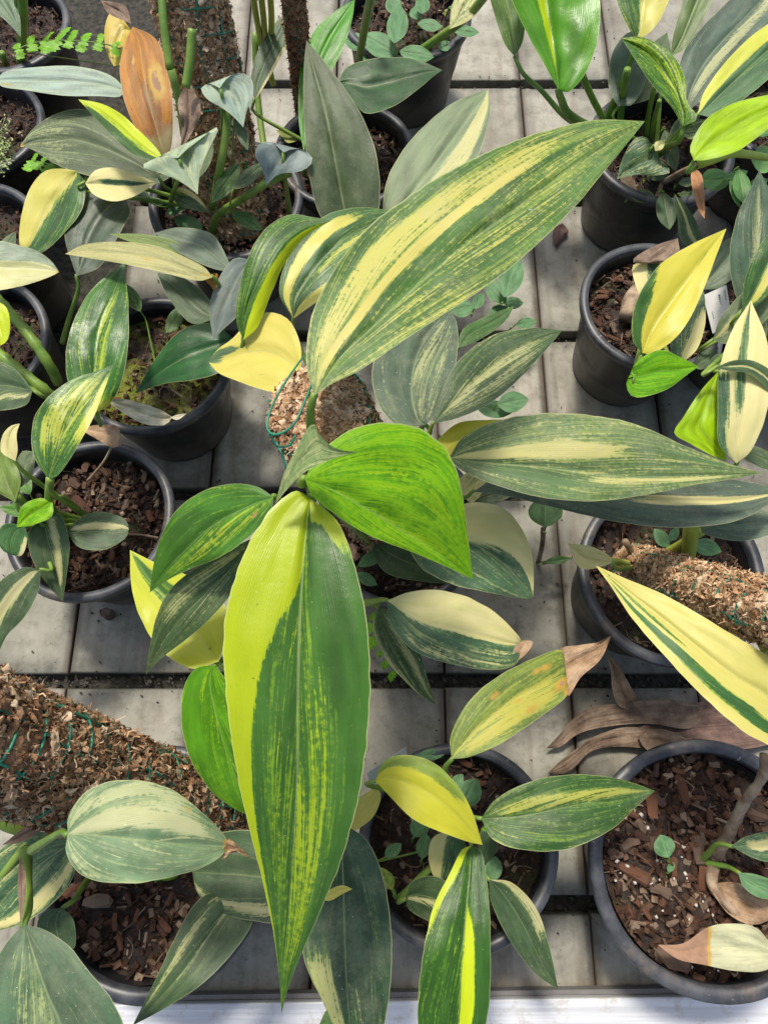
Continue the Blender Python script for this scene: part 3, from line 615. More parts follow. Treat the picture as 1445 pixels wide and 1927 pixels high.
leaf('C', (800, 1010), (1003, 1125), [(840, 965), (890, 945), (945, 955), (985, 1000), (1003, 1060)], [(770, 1030), (800, 1075), (860, 1102), (930, 1117), (980, 1126)],
     (.23, .22), CC, yel=.22, bands=[(1.0, -1.2, [(0, -.1), (.4, .0), (.7, -.35), (1, -.6)], .0, .98)], cup=.12, arch=.010, spots=[(-.5, .4, .2, .10)], pet=(740, 1000, .18), brn=1.05, label='beige and green leaf with a squared brown end')
leaf('C', (705, 1020), (860, 1100), [(730, 1010), (790, 1030), (830, 1060)], [(703, 1045), (730, 1080), (790, 1094)], (.19, .19), BG, yel=.05, nopet=True)
leaf('C', (728, 1130), (985, 1215), [(780, 1112), (850, 1114), (920, 1145), (970, 1190)], [(735, 1175), (780, 1225), (850, 1250), (920, 1260), (968, 1252)],
     (.24, .22), CC, yel=.15, bands=[(1.0, -1.2, [(0, .0), (.5, .02), (1, .1)], 0, .96), (.45, .3, .9, .2, .9)], mid=[(790, 1170), (860, 1190), (930, 1205)], brn=.985, cup=.12, arch=.008, pet=(690, 1136, .20), label='leaf split lengthwise, yellow above and green below')
leaf('C', (985, 1205), (962, 1252), [(1003, 1208), (990, 1230)], [(970, 1215), (962, 1235)], (.224, .222), M_dead, name='curled_dry_tip', nopet=True, cup=.5)
leaf('C', (712, 1140), (820, 1326), [(702, 1180), (722, 1235), (770, 1290), (800, 1315)], [(745, 1160), (785, 1215), (805, 1280)], (.21, .17), BG, yel=.3, bands=[(.6, .1, .5, .1, 1), (.6, -1.1, -.8, .1, .8)], cup=.25, pet=(690, 1132, .19), label='narrow dark leaf hanging point down')
leaf('C', (850, 1428), (1062, 1268), [(848, 1385), (880, 1322), (930, 1277), (990, 1245), (1050, 1222), (1062, 1240)], [(885, 1424), (940, 1400), (1000, 1360), (1064, 1312), (1066, 1290)],
     (.255, .215), AG, yel=.30, bands=[(.66, .20, .75, .1, .8), (.7, -.1, .15, .0, .8)], brn=1.0, spots=[(.4, .85, .14, .52), (.85, .93, .16, .58), (-.2, .93, .08, .5), (.1, .55, .05, .50), (-.5, .45, .08, .42), (.6, .6, .1, .4), (-.5, .75, .1, .42)], cup=.14, arch=.010, pet=(832, 1465, .2), label='ageing olive and orange leaf with a brown papery tip')
leaf('C', (1058, 1268), (1151, 1193), [(1050, 1223), (1090, 1214), (1125, 1208)], [(1066, 1313), (1092, 1275), (1130, 1240)], (.216, .22), M_dead, name='dry_brown_tip', crk=.004, nopet=True, cup=.35, wave=.003)
# ---------------------------------------------------------------- pot E, bottom centre
leaf('E', (706, 1470), (908, 1590), [(718, 1438), (750, 1421), (805, 1430), (850, 1465), (885, 1520)], [(735, 1500), (775, 1540), (825, 1564), (880, 1584)],
     (.225, .21), leaf_mat(g=(.26, .36, .05), lg=(.42, .46, .06), y=(.64, .62, .035), dust=.12, rough=.42, trans=.28), yel=1.0, bands=[(.1, -1.2, -.52, .02, .7)], cup=.2, arch=.016, pet=(790, 1500, .11), label='drooping yellow leaf with an olive upper edge')
leaf('E', (712, 1478), (662, 1568), [(678, 1500), (655, 1535)], [(716, 1505), (700, 1540)], (.18, .15), leaf_mat(g=(.45, .45, .1), lg=(.5, .5, .1), y=(.60, .56, .12), dust=.2), yel=1.0, nopet=True, label='small yellow leaf')
leaf('E', (905, 1540), (1232, 1488), [(935, 1502), (1000, 1470), (1080, 1457), (1165, 1466)], [(930, 1582), (1000, 1601), (1080, 1595), (1150, 1560), (1200, 1515)],
     (.20, .19), leaf_mat(g=(.032, .10, .018), lg=(.17, .28, .04), y=(.56, .54, .10), dust=.35, rough=.40), yel=.28, bands=[(.66, [(0, -.6), (1, -.4)], -.05, .1, .9)], mid=[(980, 1536), (1060, 1520), (1150, 1500)], cup=.15, arch=.01, label='dark green streaked leaf pointing right')
oval('E', 930, 1562, -5, 50, 14, .196, LG, yel=.3, nopet=True)
leaf('E', (886, 1592), (850, 2010), [(868, 1600), (848, 1640), (818, 1700), (800, 1770), (788, 1860), (786, 1930), (810, 1985)], [(905, 1602), (915, 1650), (921, 1720), (923, 1800), (919, 1900), (900, 1965)],
     (.185, .19), LY, yel=.22, bands=[(1.0, -1.2, [(0, -.45), (.25, -.80), (.4, -.95)], 0, .42), (1.0, [(0, .0), (1, .05)], [(0, .0), (.25, .05), (.4, .38), (.7, .52), (1, .5)], .28, .95), (-.2, .5, 1.2, 0, 1)],
     mid=[(884, 1640), (878, 1700), (870, 1800), (862, 1920)], cup=.16, arch=.012, pet=(880, 1568, .11), label='upright leaf with a lime stripe and lime edge')
leaf('E', (920, 1655), (1050, 1862), [(925, 1700), (958, 1768), (1005, 1830)], [(965, 1662), (1010, 1712), (1035, 1790)], (.17, .14), BG, yel=.15, bands=[(.75, .5, 1.1, .0, .6)], cup=.2, label='narrow dark leaf with a cream edge')
leaf('E', (850, 1562), (832, 1655), [(815, 1575), (806, 1610), (815, 1648)], [(872, 1580), (876, 1620), (855, 1650)], (.17, .145), CC, yel=.2, bands=[(1.0, -1.2, -.2, 0, 1)], cup=.15)
leaf('E', (764, 1690), (845, 1725), [(775, 1660), (810, 1648), (845, 1665)], [(768, 1710), (795, 1728), (825, 1738)], (.165, .15), BG, yel=.12, bands=[(.85, .05, .35, .1, .9)], cup=.15)
leaf('E', (740, 1675), (705, 1632), [(712, 1668), (702, 1650)], [(742, 1652), (725, 1635)], (.14, .14), leaf_mat(g=(.12, .22, .03), lg=(.3, .4, .05), y=(.5, .5, .06), dust=.1), yel=.4)
leaf('E', (922, 1545), (912, 1625), [(935, 1560), (935, 1600)], [(905, 1560), (900, 1600)], (.15, .14), BG, yel=.1, nopet=True)
# ---------------------------------------------------------------- pot L3, bottom left
p = PL['L3']; moss_pole('L3', Vector((p['c'].x+.050, p['c'].y+.030, .085)), P(-190, 1330, .40), .036, M_mossd, 8200, .0105, ringstep=.021)
leaf('L3', (128, 1570), (432, 1592), [(130, 1535), (160, 1493), (205, 1472), (260, 1468), (325, 1487), (380, 1528), (420, 1568)], [(125, 1605), (148, 1642), (200, 1661), (280, 1659), (360, 1640), (410, 1616)],
     (.37, .34), leaf_mat(g=(.13, .23, .11), lg=(.30, .38, .17), y=(.56, .58, .27), dust=.45, rough=.5), yel=.30, bands=[(.90, [(0, -.35), (.5, -.6), (1, -.7)], [(0, -.05), (.5, -.22), (1, -.3)], .0, .85), (.60, -1, -.6, .05, .75)],
     mid=[(180, 1572), (260, 1580), (360, 1590)], brn=.985, cup=.14, arch=.012, spots=[(-.8, .72, .03, .6)], pet=(60, 1600, .30), label='pale oval leaf with a cream band and a dead tip')
leaf('L3', (424, 1592), (473, 1614), [(430, 1578), (447, 1590)], [(418, 1618), (440, 1604)], (.342, .34), M_dead, name='dry_brown_tip', crk=.004, nopet=True, cup=.4)
leaf('C', (505, 1648), (362, 1640), [(495, 1575), (450, 1562), (400, 1572), (368, 1600)], [(520, 1730), (470, 1732), (410, 1715), (372, 1680)], (.22, .20), BG, yel=.05, bands=[(.75, .6, .88, .1, .95)], cup=.15, pet=(560, 1400, .24), label='grey green leaf partly behind the longest leaf')
leaf('L3', (440, 1690), (250, 1930), [(395, 1680), (360, 1710), (325, 1775), (290, 1850)], [(476, 1730), (440, 1790), (385, 1848), (315, 1895)], (.20, .22), BG, yel=.12, bands=[(.62, -.72, -.45, .05, .9), (.5, -.1, .1, .1, .7)], cup=.17, arch=.010, pet=(300, 1560, .14), label='dark leaf slanting down to the white rail')
leaf('L3', (47, 1740), (150, 2150), [(20, 1765), (-5, 1805), (-28, 1880), (-20, 1980), (40, 2080)], [(85, 1750), (130, 1780), (170, 1830), (210, 1880), (240, 1950), (240, 2040)],
     (.30, .27), leaf_mat(g=(.075, .145, .075), lg=(.21, .29, .11), y=(.42, .50, .18), dust=.5, rough=.46), yel=.05, bands=[(.40, -.6, .0, .05, .6)], mid=[(65, 1800), (90, 1870), (120, 1950)], cup=.17, arch=.012, pet=(50, 1600, .24), petr=.0032, label='big dusty green leaf in the bottom left corner')
leaf('L3', (140, 1580), (-60, 1760), [(60, 1565), (0, 1600), (-40, 1670)], [(142, 1640), (110, 1690), (50, 1735), (0, 1750)], (.22, .2), CC, yel=.30, bands=[(.9, .55, .9, .1, .9)], cup=.15, pet=(120, 1560, .2), label='yellow striped leaf cut by the left edge')
leaf('L3', (120, 1708), (128, 1790), [(85, 1715), (70, 1745), (95, 1790)], [(140, 1735), (142, 1780)], (.19, .17), BG, yel=.05, pet=(170, 1650, .12))
stb = B(); stb.tube(crom([P(-30, 1530, .24), P(40, 1560, .22), P(100, 1550, .2), P(190, 1590, .12), P(230, 1610, .1)], 24), .0050, 10); stb.tube(crom([P(-20, 1680, .20), P(30, 1615, .215), P(70, 1560, .21)], 14), .0030, 8); stb.split('stem', M_stem, p['t'])
# sheath of dead leaf along the petiole
leaf('L3', (40, 1610), (40, 1745), [(34, 1650), (36, 1700)], [(50, 1650), (47, 1700)], (.285, .302), M_deadgrey, name='dry_sheath', nopet=True, cup=.6)
leaf('L3', (128, 1530), (5, 1590), [(95, 1540), (50, 1555)], [(80, 1562), (40, 1585)], (.225, .232), M_deadgrey, name='dry_sheath', nopet=True, cup=.6)
# leaf behind the longest leaf, bottom centre: a tall dark one belonging to L3's neighbour runner
leaf('C', (640, 1550), (668, 2040), [(605, 1600), (578, 1680), (566, 1750), (575, 1815), (605, 1880), (640, 1960)], [(690, 1580), (722, 1655), (737, 1760), (735, 1850), (722, 1940), (700, 2000)],
     (.225, .19), leaf_mat(g=(.030, .070, .032), lg=(.14, .22, .05), y=(.50, .50, .17), dust=.4, rough=.42), yel=.10, bands=[(.72, -1, [(0, -.5), (1, -.25)], .48, 1), (.35, 0, .4, .6, 1)], mid=[(645, 1640), (648, 1740), (652, 1850), (660, 1950)], cup=.14, arch=.01, pet=(590, 1200, .26), label='tall dark dusty leaf beside the longest leaf')
leaf('E', (600, 1690), (664, 1673), [(625, 1672), (645, 1666)], [(620, 1695), (645, 1682)], (.235, .235), AG, yel=.9, brn=1.01, nopet=True, label='orange leaf tip')
leaf('E', (600, 1930), (640, 1950), [(615, 1900), (630, 1910)], [(610, 1960), (630, 1965)], (.15, .15), DG, nopet=True)
# ---------------------------------------------------------------- pot L2
leaf('L2', (92, 902), (214, 686), [(65, 860), (61, 805), (82, 757), (130, 718), (185, 697)], [(112, 892), (142, 848), (178, 782), (200, 725)],
     (.235, .245), leaf_mat(g=(.035, .115, .020), lg=(.22, .36, .03), y=(.60, .60, .09), dust=.1, rough=.28), yel=.25, bands=[(.58, -.7, .2, .25, .85), (.75, .5, 1.1, .35, .9)], mid=[(110, 840), (140, 780), (180, 725)], cup=.18, arch=.006, label='glossy streaked leaf pointing up right')
leaf('L2', (126, 1002), (243, 997), [(148, 976), (185, 963), (225, 971), (240, 983)], [(150, 1030), (195, 1035), (235, 1014)], (.17, .165), BG, yel=.08, bands=[(1.0, [(0, -.6), (1, -.35)], [(0, -.2), (1, -.0)], .1, 1)], cup=.12)
leaf('L2', (78, 982), (119, 1132), [(54, 1000), (60, 1050), (90, 1100)], [(112, 965), (131, 1020), (126, 1080)], (.19, .15), BG, yel=.08, bands=[(.85, .15, .55, .0, .85)], cup=.2)
leaf('L2', (100, 940), (32, 992), [(70, 938), (40, 955)], [(98, 972), (60, 988)], (.205, .20), LG, yel=.4, cup=.5, label='small cupped lime leaf')
leaf('L2', (48, 990), (25, 1045), [(10, 985), (-5, 1010), (5, 1035)], [(52, 1015), (42, 1045)], (.18, .17), leaf_mat(g=(.04, .12, .03), lg=(.14, .26, .06), y=(.62, .6, .3)), yel=.05, bands=[(1.0, .7, 1.2, .3, 1)], cup=.2)
leaf('L2', (36, 920), (66, 850), [(30, 880), (42, 850)], [(60, 900), (66, 870)], (.2, .2), GD, yel=.2)
leaf('L2', (30, 868), (38, 797), [(3, 850), (5, 820), (20, 802)], [(34, 845), (32, 818)], (.23, .24), CC, yel=.9, cup=.4, label='small curled cream leaf')
leaf('L2', (30, 945), (-5, 840), [(-10, 920), (-20, 880)], [(40, 900), (20, 860)], (.2, .21), leaf_mat(g=(.14, .22, .03), lg=(.2, .28, .04), y=(.3, .36, .05)), yel=.1)
leaf('L2', (78, 1072), (-2, 1228), [(45, 1068), (0, 1095), (-35, 1150), (-25, 1205)], [(72, 1115), (48, 1160), (15, 1195)], (.18, .14), BG, yel=.10, bands=[(1.0, -.35, .15, .05, .9)], cup=.15, pet=(60, 985, .15), label='cream striped leaf hanging at the left edge')
sb = B(); cz = PL['L2']['crown']
sb.tube(crom([P(95, 900, .235), P(95, 950, .19), P(130, 985, .13), cz], 20), .0036, 8); sb.tube(crom([P(30, 930, .2), P(60, 960, .17), P(120, 985, .12), cz+Vector((.01, 0, 0))], 16), .004, 8); sb.split('stem', M_stem, PL['L2']['t'])
leaf('L2', (152, 808), (228, 838), [(180, 800), (222, 803)], [(180, 825), (212, 842)], (.15, .15), M_dead, name='dry_leaf_blade', nopet=True, cup=.3, wave=.003)
tw = B(); tw.tube(crom([P(212, 838, .15), P(195, 870, .13), P(165, 905, .115)], 12), .0013, 6); tw.tube(crom([P(240, 1005, .112), P(270, 1007, .114), P(298, 1012, .114)], 8), .0012, 6); tw.split('dry_stalk', M_twig, PL['L2']['t'])
# ---------------------------------------------------------------- pot L1
leaf('L1', (182, 776), (235, 494), [(150, 765), (128, 715), (125, 660), (138, 608), (165, 555), (200, 520)], [(208, 760), (232, 710), (242, 645), (242, 570), (238, 530)],
     (.215, .225), leaf_mat(g=(.035, .125, .022), lg=(.22, .36, .03), y=(.58, .62, .07), dust=.08, rough=.26), yel=.20, bands=[(.55, -.05, .35, .15, .8), (1.1, -.6, 1.2, 0, .10)], mid=[(180, 700), (188, 620), (215, 550)], cup=.15, arch=.010, pet=(160, 700, .12), label='upright glossy leaf, lit lime painted at its base')  # last band paints the sunlit lime end into the blade colour
leaf('L1', (442, 640), (255, 740), [(410, 613), (372, 610), (330, 630), (290, 680)], [(428, 690), (380, 712), (310, 722)], (.19, .17), leaf_mat(g=(.022, .10, .024), lg=(.06, .16, .04), y=(.3, .4, .1), dust=.10, rough=.32), yel=.0, cup=.18, arch=.006, label='plain dark green leaf')
leaf('L1', (405, 600), (296, 514), [(392, 560), (345, 522)], [(360, 608), (318, 560)], (.175, .18), BG, yel=.0, cup=.15, label='plain blue green leaf')
leaf('L1', (478, 490), (402, 640), [(440, 487), (410, 528), (394, 580)], [(478, 530), (450, 590), (420, 620)], (.235, .21), leaf_mat(g=(.14, .18, .16), lg=(.2, .25, .18), y=(.3, .34, .2), dust=.45, rough=.5), yel=.05, cup=.14, label='grey green leaf hanging point down')
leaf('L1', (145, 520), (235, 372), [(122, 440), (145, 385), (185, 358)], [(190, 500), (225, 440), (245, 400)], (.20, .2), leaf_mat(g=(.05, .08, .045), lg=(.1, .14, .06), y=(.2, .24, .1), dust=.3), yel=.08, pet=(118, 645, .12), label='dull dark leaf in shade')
leaf('L1', (400, 522), (123, 478), [(370, 528), (300, 511), (230, 496), (170, 486)], [(385, 503), (345, 482), (290, 462), (220, 455), (160, 460)], (.24, .24), leaf_mat(g=(.36, .36, .13), lg=(.48, .44, .18), y=(.56, .50, .2), dust=.25, rough=.5), yel=.4, spots=[(-.2, .45, .18, .30), (.3, .72, .04, .45), (0, .02, .14, .55)], cup=.10, arch=.010, pet=(410, 560, .2), label='faded yellow leaf with an orange end')
leaf('L1', (396, 515), (403, 550), [(385, 525), (398, 540)], [(410, 515), (408, 535)], (.24, .225), OR, yel=0, nopet=True, name='orange_leaf_end')
leaf('L1', (440, 512), (292, 438), [(410, 452), (385, 434), (335, 428)], [(400, 505), (345, 480), (310, 455)], (.225, .22), leaf_mat(g=(.12, .165, .11), lg=(.2, .25, .12), y=(.3, .33, .15), dust=.45, rough=.5), yel=.1, cup=.12, label='olive grey leaf')
leaf('L1', (360, 470), (205, 440), [(320, 450), (260, 440)], [(340, 480), (260, 460)], (.222, .222), AG, yel=.1, cup=.1, nopet=True)
leaf('L1', (325, 785), (200, 752), [(300, 770), (240, 752)], [(310, 800), (270, 797), (225, 772)], (.145, .155), M_deadcream, name='dead_leaf', crk=.003, nopet=True, cup=.3, label='grey beige dead leaf lying on the moss')
mb = B()
leaf('L1', (320, 786), (352, 778), [(335, 780)], [(335, 790)], (.146, .15), M_deadcream, name='dead_leaf_end', nopet=True, cup=.3)
# ---------------------------------------------------------------- left edge pots
stg = B(); stg.tube(crom([P(-20, 545, .18), P(30, 600, .17), P(62, 640, .165), P(95, 690, .15), P(110, 720, .12)], 24), [.0052+.0012*math.sin(i*1.1)**8 for i in range(24)], 10); stg.tube(crom([P(-20, 650, .16), P(40, 700, .16), P(85, 735, .15), P(112, 760, .12)], 24), [.0056+.0014*math.sin(i*.9)**8 for i in range(24)], 10); stg.split('stem', M_stem, PL['A4']['t'])
leaf('A4', (62, 735), (-45, 760), [(30, 695), (-10, 680), (-35, 710)], [(50, 762), (10, 772), (-20, 770)], (.18, .17), BG, yel=.10, bands=[(.7, .3, .6, .1, .9)], cup=.14, label='dark green leaf at the left edge')
leaf('A4', (-30, 560), (2, 650), [(-35, 600)], [(10, 575), (20, 610), (15, 640)], (.21, .2), LY, yel=1.1, cup=.2, label='bright yellow leaf edge')
leaf('A3', (-50, 490), (112, 512), [(-10, 455), (30, 460), (70, 472), (98, 492)], [(-30, 545), (0, 546), (50, 536), (92, 522)], (.22, .2), leaf_mat(g=(.18, .25, .16), lg=(.36, .42, .2), y=(.60, .60, .24), dust=.3), yel=.1, bands=[(.85, [(0, -.1), (1, -.5)], 1.2, .1, 1)], brn=.99, cup=.13, label='pale leaf with a brown notched tip')
# top left corner
stg = B(); stg.tube(crom([P(42, -40, .25), P(44, 30, .2), P(42, 90, .15), P(40, 120, .11)], 20), .0055, 10); stg.tube(crom([P(28, -40, .25), P(36, 20, .2), P(40, 80, .16)], 14), .0042, 10); stg.tube(crom([P(5, 100, .14), P(12, 125, .11)], 6), .004, 8); stg.split('stem', M_stem, PL['A']['t'])
leaf('A', (40, 70), (-35, -60), [(18, 45), (-15, 15), (-40, -20)], [(38, 30), (25, -15), (0, -50)], (.2, .22), leaf_mat(g=(.07, .15, .07), lg=(.2, .28, .1), y=(.4, .44, .2), dust=.2), yel=.15, cup=.15, nopet=True)
leaf('A2', (238, 168), (-8, 150), [(205, 140), (140, 124), (60, 127), (12, 134)], [(225, 182), (190, 181), (120, 180), (50, 170), (5, 163)], (.22, .22), PG, yel=.10, bands=[(.4, .5, 1.1, .7, 1)], brn=1.0, spots=[(.6, .9, .10, .42)], cup=.10, arch=.012, pet=(260, 300, .15), stemto=None, label='long pale silvery leaf with a pinkish tip')
# ---------------------------------------------------------------- pot T3
p = PL['T3']; moss_pole('T3', P(450, 430, .095), P(335, -110, .34), .034, M_moss, 5200, .012, nl=9, ringstep=.022)
leaf('T3', (316, 300), (250, 50), [(283, 282), (250, 230), (232, 180), (226, 130), (234, 85)], [(324, 268), (326, 220), (322, 165), (312, 112), (290, 70)],
     (.25, .285), OR, yel=.0, bands=[(.95, -1.2, 1.2, 0, .24), (.5, -.2, .4, .2, .6)], spots=[(.45, .55, .20, .62), (-.35, .74, .05, .6), (0, 1.0, .05, .8)], cup=.12, arch=.01, pet=(330, 330, .14), label='dying orange leaf with brown blotches')
leaf('T3', (250, 60), (215, 125), [(215, 20), (198, 50), (200, 95)], [(255, 90), (240, 115)], (.2, .19), leaf_mat(g=(.5, .38, .05), lg=(.55, .42, .06), y=(.6, .46, .08), dust=.1), yel=.4, nopet=True, label='yellowing leaf behind the orange one')
leaf('T3', (312, 100), (318, 142), [(300, 115)], [(325, 120)], (.19, .19), OR, nopet=True)
leaf('T3', (310, 303), (148, 187), [(280, 302), (248, 288), (210, 254), (172, 213)], [(296, 280), (262, 245), (225, 212), (188, 194)], (.265, .27), LY, yel=1.0, bands=[(-.1, -1.2, -.25, 0, .9), (.2, -.12, -.02, .2, .8)], cup=.30, pet=(330, 350, .14), label='lime leaf folded along its midrib')
leaf('T3', (300, 335), (38, 276), [(255, 338), (200, 336), (150, 326), (100, 306), (62, 282)], [(262, 272), (205, 222), (150, 205), (100, 217), (60, 245)], (.20, .2), leaf_mat(g=(.095, .13, .065), lg=(.26, .32, .15), y=(.42, .44, .18), dust=.2, rough=.5), yel=.06, bands=[(.38, -1, 1, .6, 1)], brn=.99, cup=.14, arch=.01, label='broad dull olive leaf with a pink brown tip')
leaf('T3', (336, 297), (373, 366), [(312, 300), (285, 302), (268, 313), (290, 322), (325, 334), (355, 352)], [(352, 282), (382, 258), (412, 238), (400, 268), (380, 312), (374, 345)], (.29, .275), leaf_mat(g=(.32, .42, .28), lg=(.48, .54, .3), y=(.62, .64, .32), dust=.3, rough=.45), yel=.32, cup=.5, brn=1.03, pet=(318, 390, .12), label='pale arrow shaped leaf with spread lobes')
leaf('T3', (414, 166), (458, 240), [(395, 158), (378, 167), (392, 188), (420, 204), (444, 224)], [(428, 147), (450, 137), (474, 148), (476, 178), (464, 212)], (.31, .29), PG, yel=.14, cup=.30, pet=(420, 300, .12), label='pale silvery heart leaf')
leaf('T3', (534, 287), (501, 349), [(512, 268), (490, 270), (480, 288), (490, 312), (499, 332)], [(552, 280), (575, 284), (588, 303), (565, 322), (525, 328)], (.25, .23), leaf_mat(g=(.19, .25, .25), lg=(.25, .32, .26), y=(.4, .44, .3), dust=.5), yel=.0, cup=.30, pet=(545, 400, .13), label='blue grey heart leaf')
leaf('T3', (145, 322), (50, 474), [(118, 317), (85, 322), (58, 352), (42, 400), (37, 455)], [(160, 345), (156, 390), (125, 435), (80, 475)], (.215, .19), CY, yel=.22, bands=[(1.1, -1.2, [(0, .2), (.5, .05), (1, -.1)], 0, 1)], cup=.13, label='leaf half yellow, half dark green')
leaf('T3', (161, 345), (296, 344), [(180, 320), (215, 315), (255, 328)], [(178, 367), (215, 379), (255, 369)], (.22, .215), CC, yel=1.0, bands=[(.0, -.3, .05, .25, .85)], cup=.35, label='small yellow leaf with green strips')
leaf('T3', (322, 360), (398, 402), [(345, 352), (375, 372)], [(335, 385), (370, 396)], (.17, .16), CC, yel=.2, bands=[(.8, -1, -.4, 0, .8)], nopet=True)
leaf('T3', (355, 150), (340, 285), [(335, 190), (342, 235)], [(378, 200), (370, 235)], (.30, .275), M_deadgrey, name='dry_sheath', nopet=True, cup=.7, wave=.004)
leaf('T3', (190, 0), (248, 45), [(205, 25)], [(235, 10)], (.24, .23), M_deadgrey, name='dry_sheath', nopet=True, cup=.4)
stg = B()
for q in [((305, -30, .34), (308, 40, .325), (320, 130, .30)), ((362, 55, .34), (358, 110, .325), (350, 165, .31)), ((322, 130, .30), (340, 200, .27), (350, 262, .24), (380, 330, .16)), ((480, 60, .18), (485, 180, .13), (500, 300, .1)), ((405, 200, .15), (410, 280, .11)), ((545, 325, .22), (500, 345, .225), (455, 375, .205), (410, 405, .16), (400, 440, .11)), ((430, 182, .285), (426, 250, .262), (412, 330, .23), (400, 390, .16))]:
    stg.tube(crom([P(*k) for k in q], 14), .0040, 9)
stg.split('stem', M_stem, p['t'])
for q in ((0, 0), (16, 4), (34, 0)):
    k = B(); k.tube(crom([P(472+q[0], -40, .27), P(484+q[0]*.8, 40, .21), P(500+q[0]*.2, 118, .14), P(515, 160, .11)], 16), .0036, 8); k.obj('yellow_stalk', M_stemy, PL['T2']['t'])
oval('T3', 330, 395, 200, 40, 18, .14, WG, yel=.1, nopet=True); oval('T3', 355, 420, -20, 60, 30, .13, WG, yel=.1, nopet=True); oval('T3', 290, 378, 170, 46, 14, .15, WG, yel=.2, nopet=True); oval('T3', 240, 312, 20, 30, 16, .17, WG, yel=.2, nopet=True)
# ---------------------------------------------------------------- pot T2
p = PL['T2']; moss_pole('T2', P(575, 215, .095), P(548, -40, .30), .0105, M_coir, 2200, .010, nl=6, ringstep=.02)
leaf('T2', (655, 425), (577, 76), [(606, 412), (584, 340), (574, 260), (571, 170), (573, 110)], [(708, 405), (715, 350), (708, 290), (688, 232), (650, 168), (608, 112)],
     (.20, .27), leaf_mat(g=(.080, .115, .052), lg=(.13, .18, .08), y=(.3, .34, .14), dust=.50, rough=.45), yel=.0, cup=.13, mid=[(645, 380), (630, 300), (612, 210), (590, 130)], arch=.012, label='large dull dark leaf standing upright')
leaf('T2', (572, 290), (668, -2), [(562, 220), (566, 130), (590, 60), (635, 18)], [(580, 240), (600, 180), (628, 126), (648, 85), (662, 40)], (.17, .21), leaf_mat(g=(.06, .26, .006), lg=(.12, .36, .01), y=(.3, .5, .03), dust=.0, rough=.3, trans=.3), yel=.05, cup=.15, pet=(575, 330, .11), label='glossy bright green leaf')
leaf('T2', (636, 155), (832, 132), [(655, 125), (705, 110), (760, 108), (800, 118)], [(665, 190), (690, 214), (740, 200), (790, 165), (815, 144)], (.19, .19), leaf_mat(g=(.026, .080, .020), lg=(.08, .16, .04), y=(.3, .4, .1), dust=.12, rough=.4), yel=.02, cup=.14, pet=(620, 250, .12), label='dark leaf pointing right')
leaf('T2', (480, 188), (549, 14), [(472, 150), (484, 100), (512, 50)], [(500, 158), (528, 108), (548, 60)], (.17, .20), BG, yel=.10, bands=[(1.0, .72, 1.2, 0, .6)], cup=.15, label='narrow dark leaf with a cream edge')
leaf('T2', (724, 420), (918, 168), [(720, 390), (728, 340), (755, 287), (800, 235), (858, 190)], [(790, 420), (840, 380), (880, 330), (905, 280), (922, 212)], (.19, .20), leaf_mat(g=(.20, .26, .14), lg=(.32, .38, .2), y=(.58, .56, .22), dust=.35, rough=.5), yel=.10, bands=[(.85, [(0, .2), (1, .2)], .75, .35, 1)], brn=1.03, cup=.14, arch=.008, label='pale green leaf with a yellow band and orange tip')
leaf('T2', (520, 245), (560, 265), [(540, 246)], [(540, 268)], (.13, .13), AG, yel=.5, nopet=True)
# ---------------------------------------------------------------- pot T1 stalks
for q in (((706, -40, .27), (690, 30, .2), (676, 110, .13)), ((930, -30, .26), (880, 30, .2), (820, 75, .15), (765, 112, .11))):
    k = B(); k.tube(crom([P(*z) for z in q], 16), .0050, 9); k.obj('stalk', M_stem, PL['T1']['t'])
leaf('T1', (845, 55), (900, -30), [(850, 10), (870, -20)], [(880, 40), (905, 10)], (.2, .22), CC, yel=.6, nopet=True)
# ---------------------------------------------------------------- pot TR
leaf('TR', (968, 106), (905, -110), [(948, 80), (928, 20), (910, -50)], [(984, 75), (985, 20), (960, -60)], (.20, .25), leaf_mat(g=(.10, .18, .05), lg=(.2, .3, .08), y=(.44, .50, .14), dust=.2), yel=.25, cup=.15, petm=[(985, 140, .19), (1018, 170, .175), (1070, 225, .15)], pet=(1140, 255, .108), petr=.003, label='striped leaf nearest the top centre')
leaf('TR', (1050, 168), (1020, -170), [(1022, 118), (985, 50), (960, -15), (965, -90)], [(1072, 172), (1105, 130), (1127, 60), (1124, -20), (1080, -110)], (.22, .29), leaf_mat(g=(.085, .27, .014), lg=(.18, .42, .01), y=(.50, .66, .01), dust=.0, rough=.3, trans=.3), yel=.12, bands=[(1.0, [(0, -.1), (1, -.4)], .0, .1, .9)], mid=[(1045, 120), (1035, 50), (1025, -20)], cup=.18, petm=[(1055, 185, .205), (1075, 220, .17)], pet=(1150, 265, .108), petr=.0052, label='broad bright green leaf with a yellow strip by its midrib')
leaf('TR', (1198, 76), (1210, -120), [(1178, 45), (1160, 0), (1160, -60)], [(1225, 58), (1250, 20), (1262, -40)], (.22, .26), CY, yel=.35, bands=[(1.0, .0, 1.2, 0, 1)], cup=.2, pet=(1140, 230, .12), petr=.0036, label='leaf split green and cream yellow')
leaf('TR', (1163, 200), (1195, 55), [(1146, 170), (1148, 110), (1170, 70)], [(1190, 195), (1215, 150), (1222, 95)], (.16, .18), leaf_mat(g=(.035, .085, .045), lg=(.08, .14, .07), y=(.2, .26, .12), dust=.15), yel=.0, cup=.14)
leaf('TR', (1180, 200), (1255, 60), [(1195, 150), (1220, 90)], [(1230, 180), (1262, 120)], (.155, .165), GD, yel=.0, nopet=True)
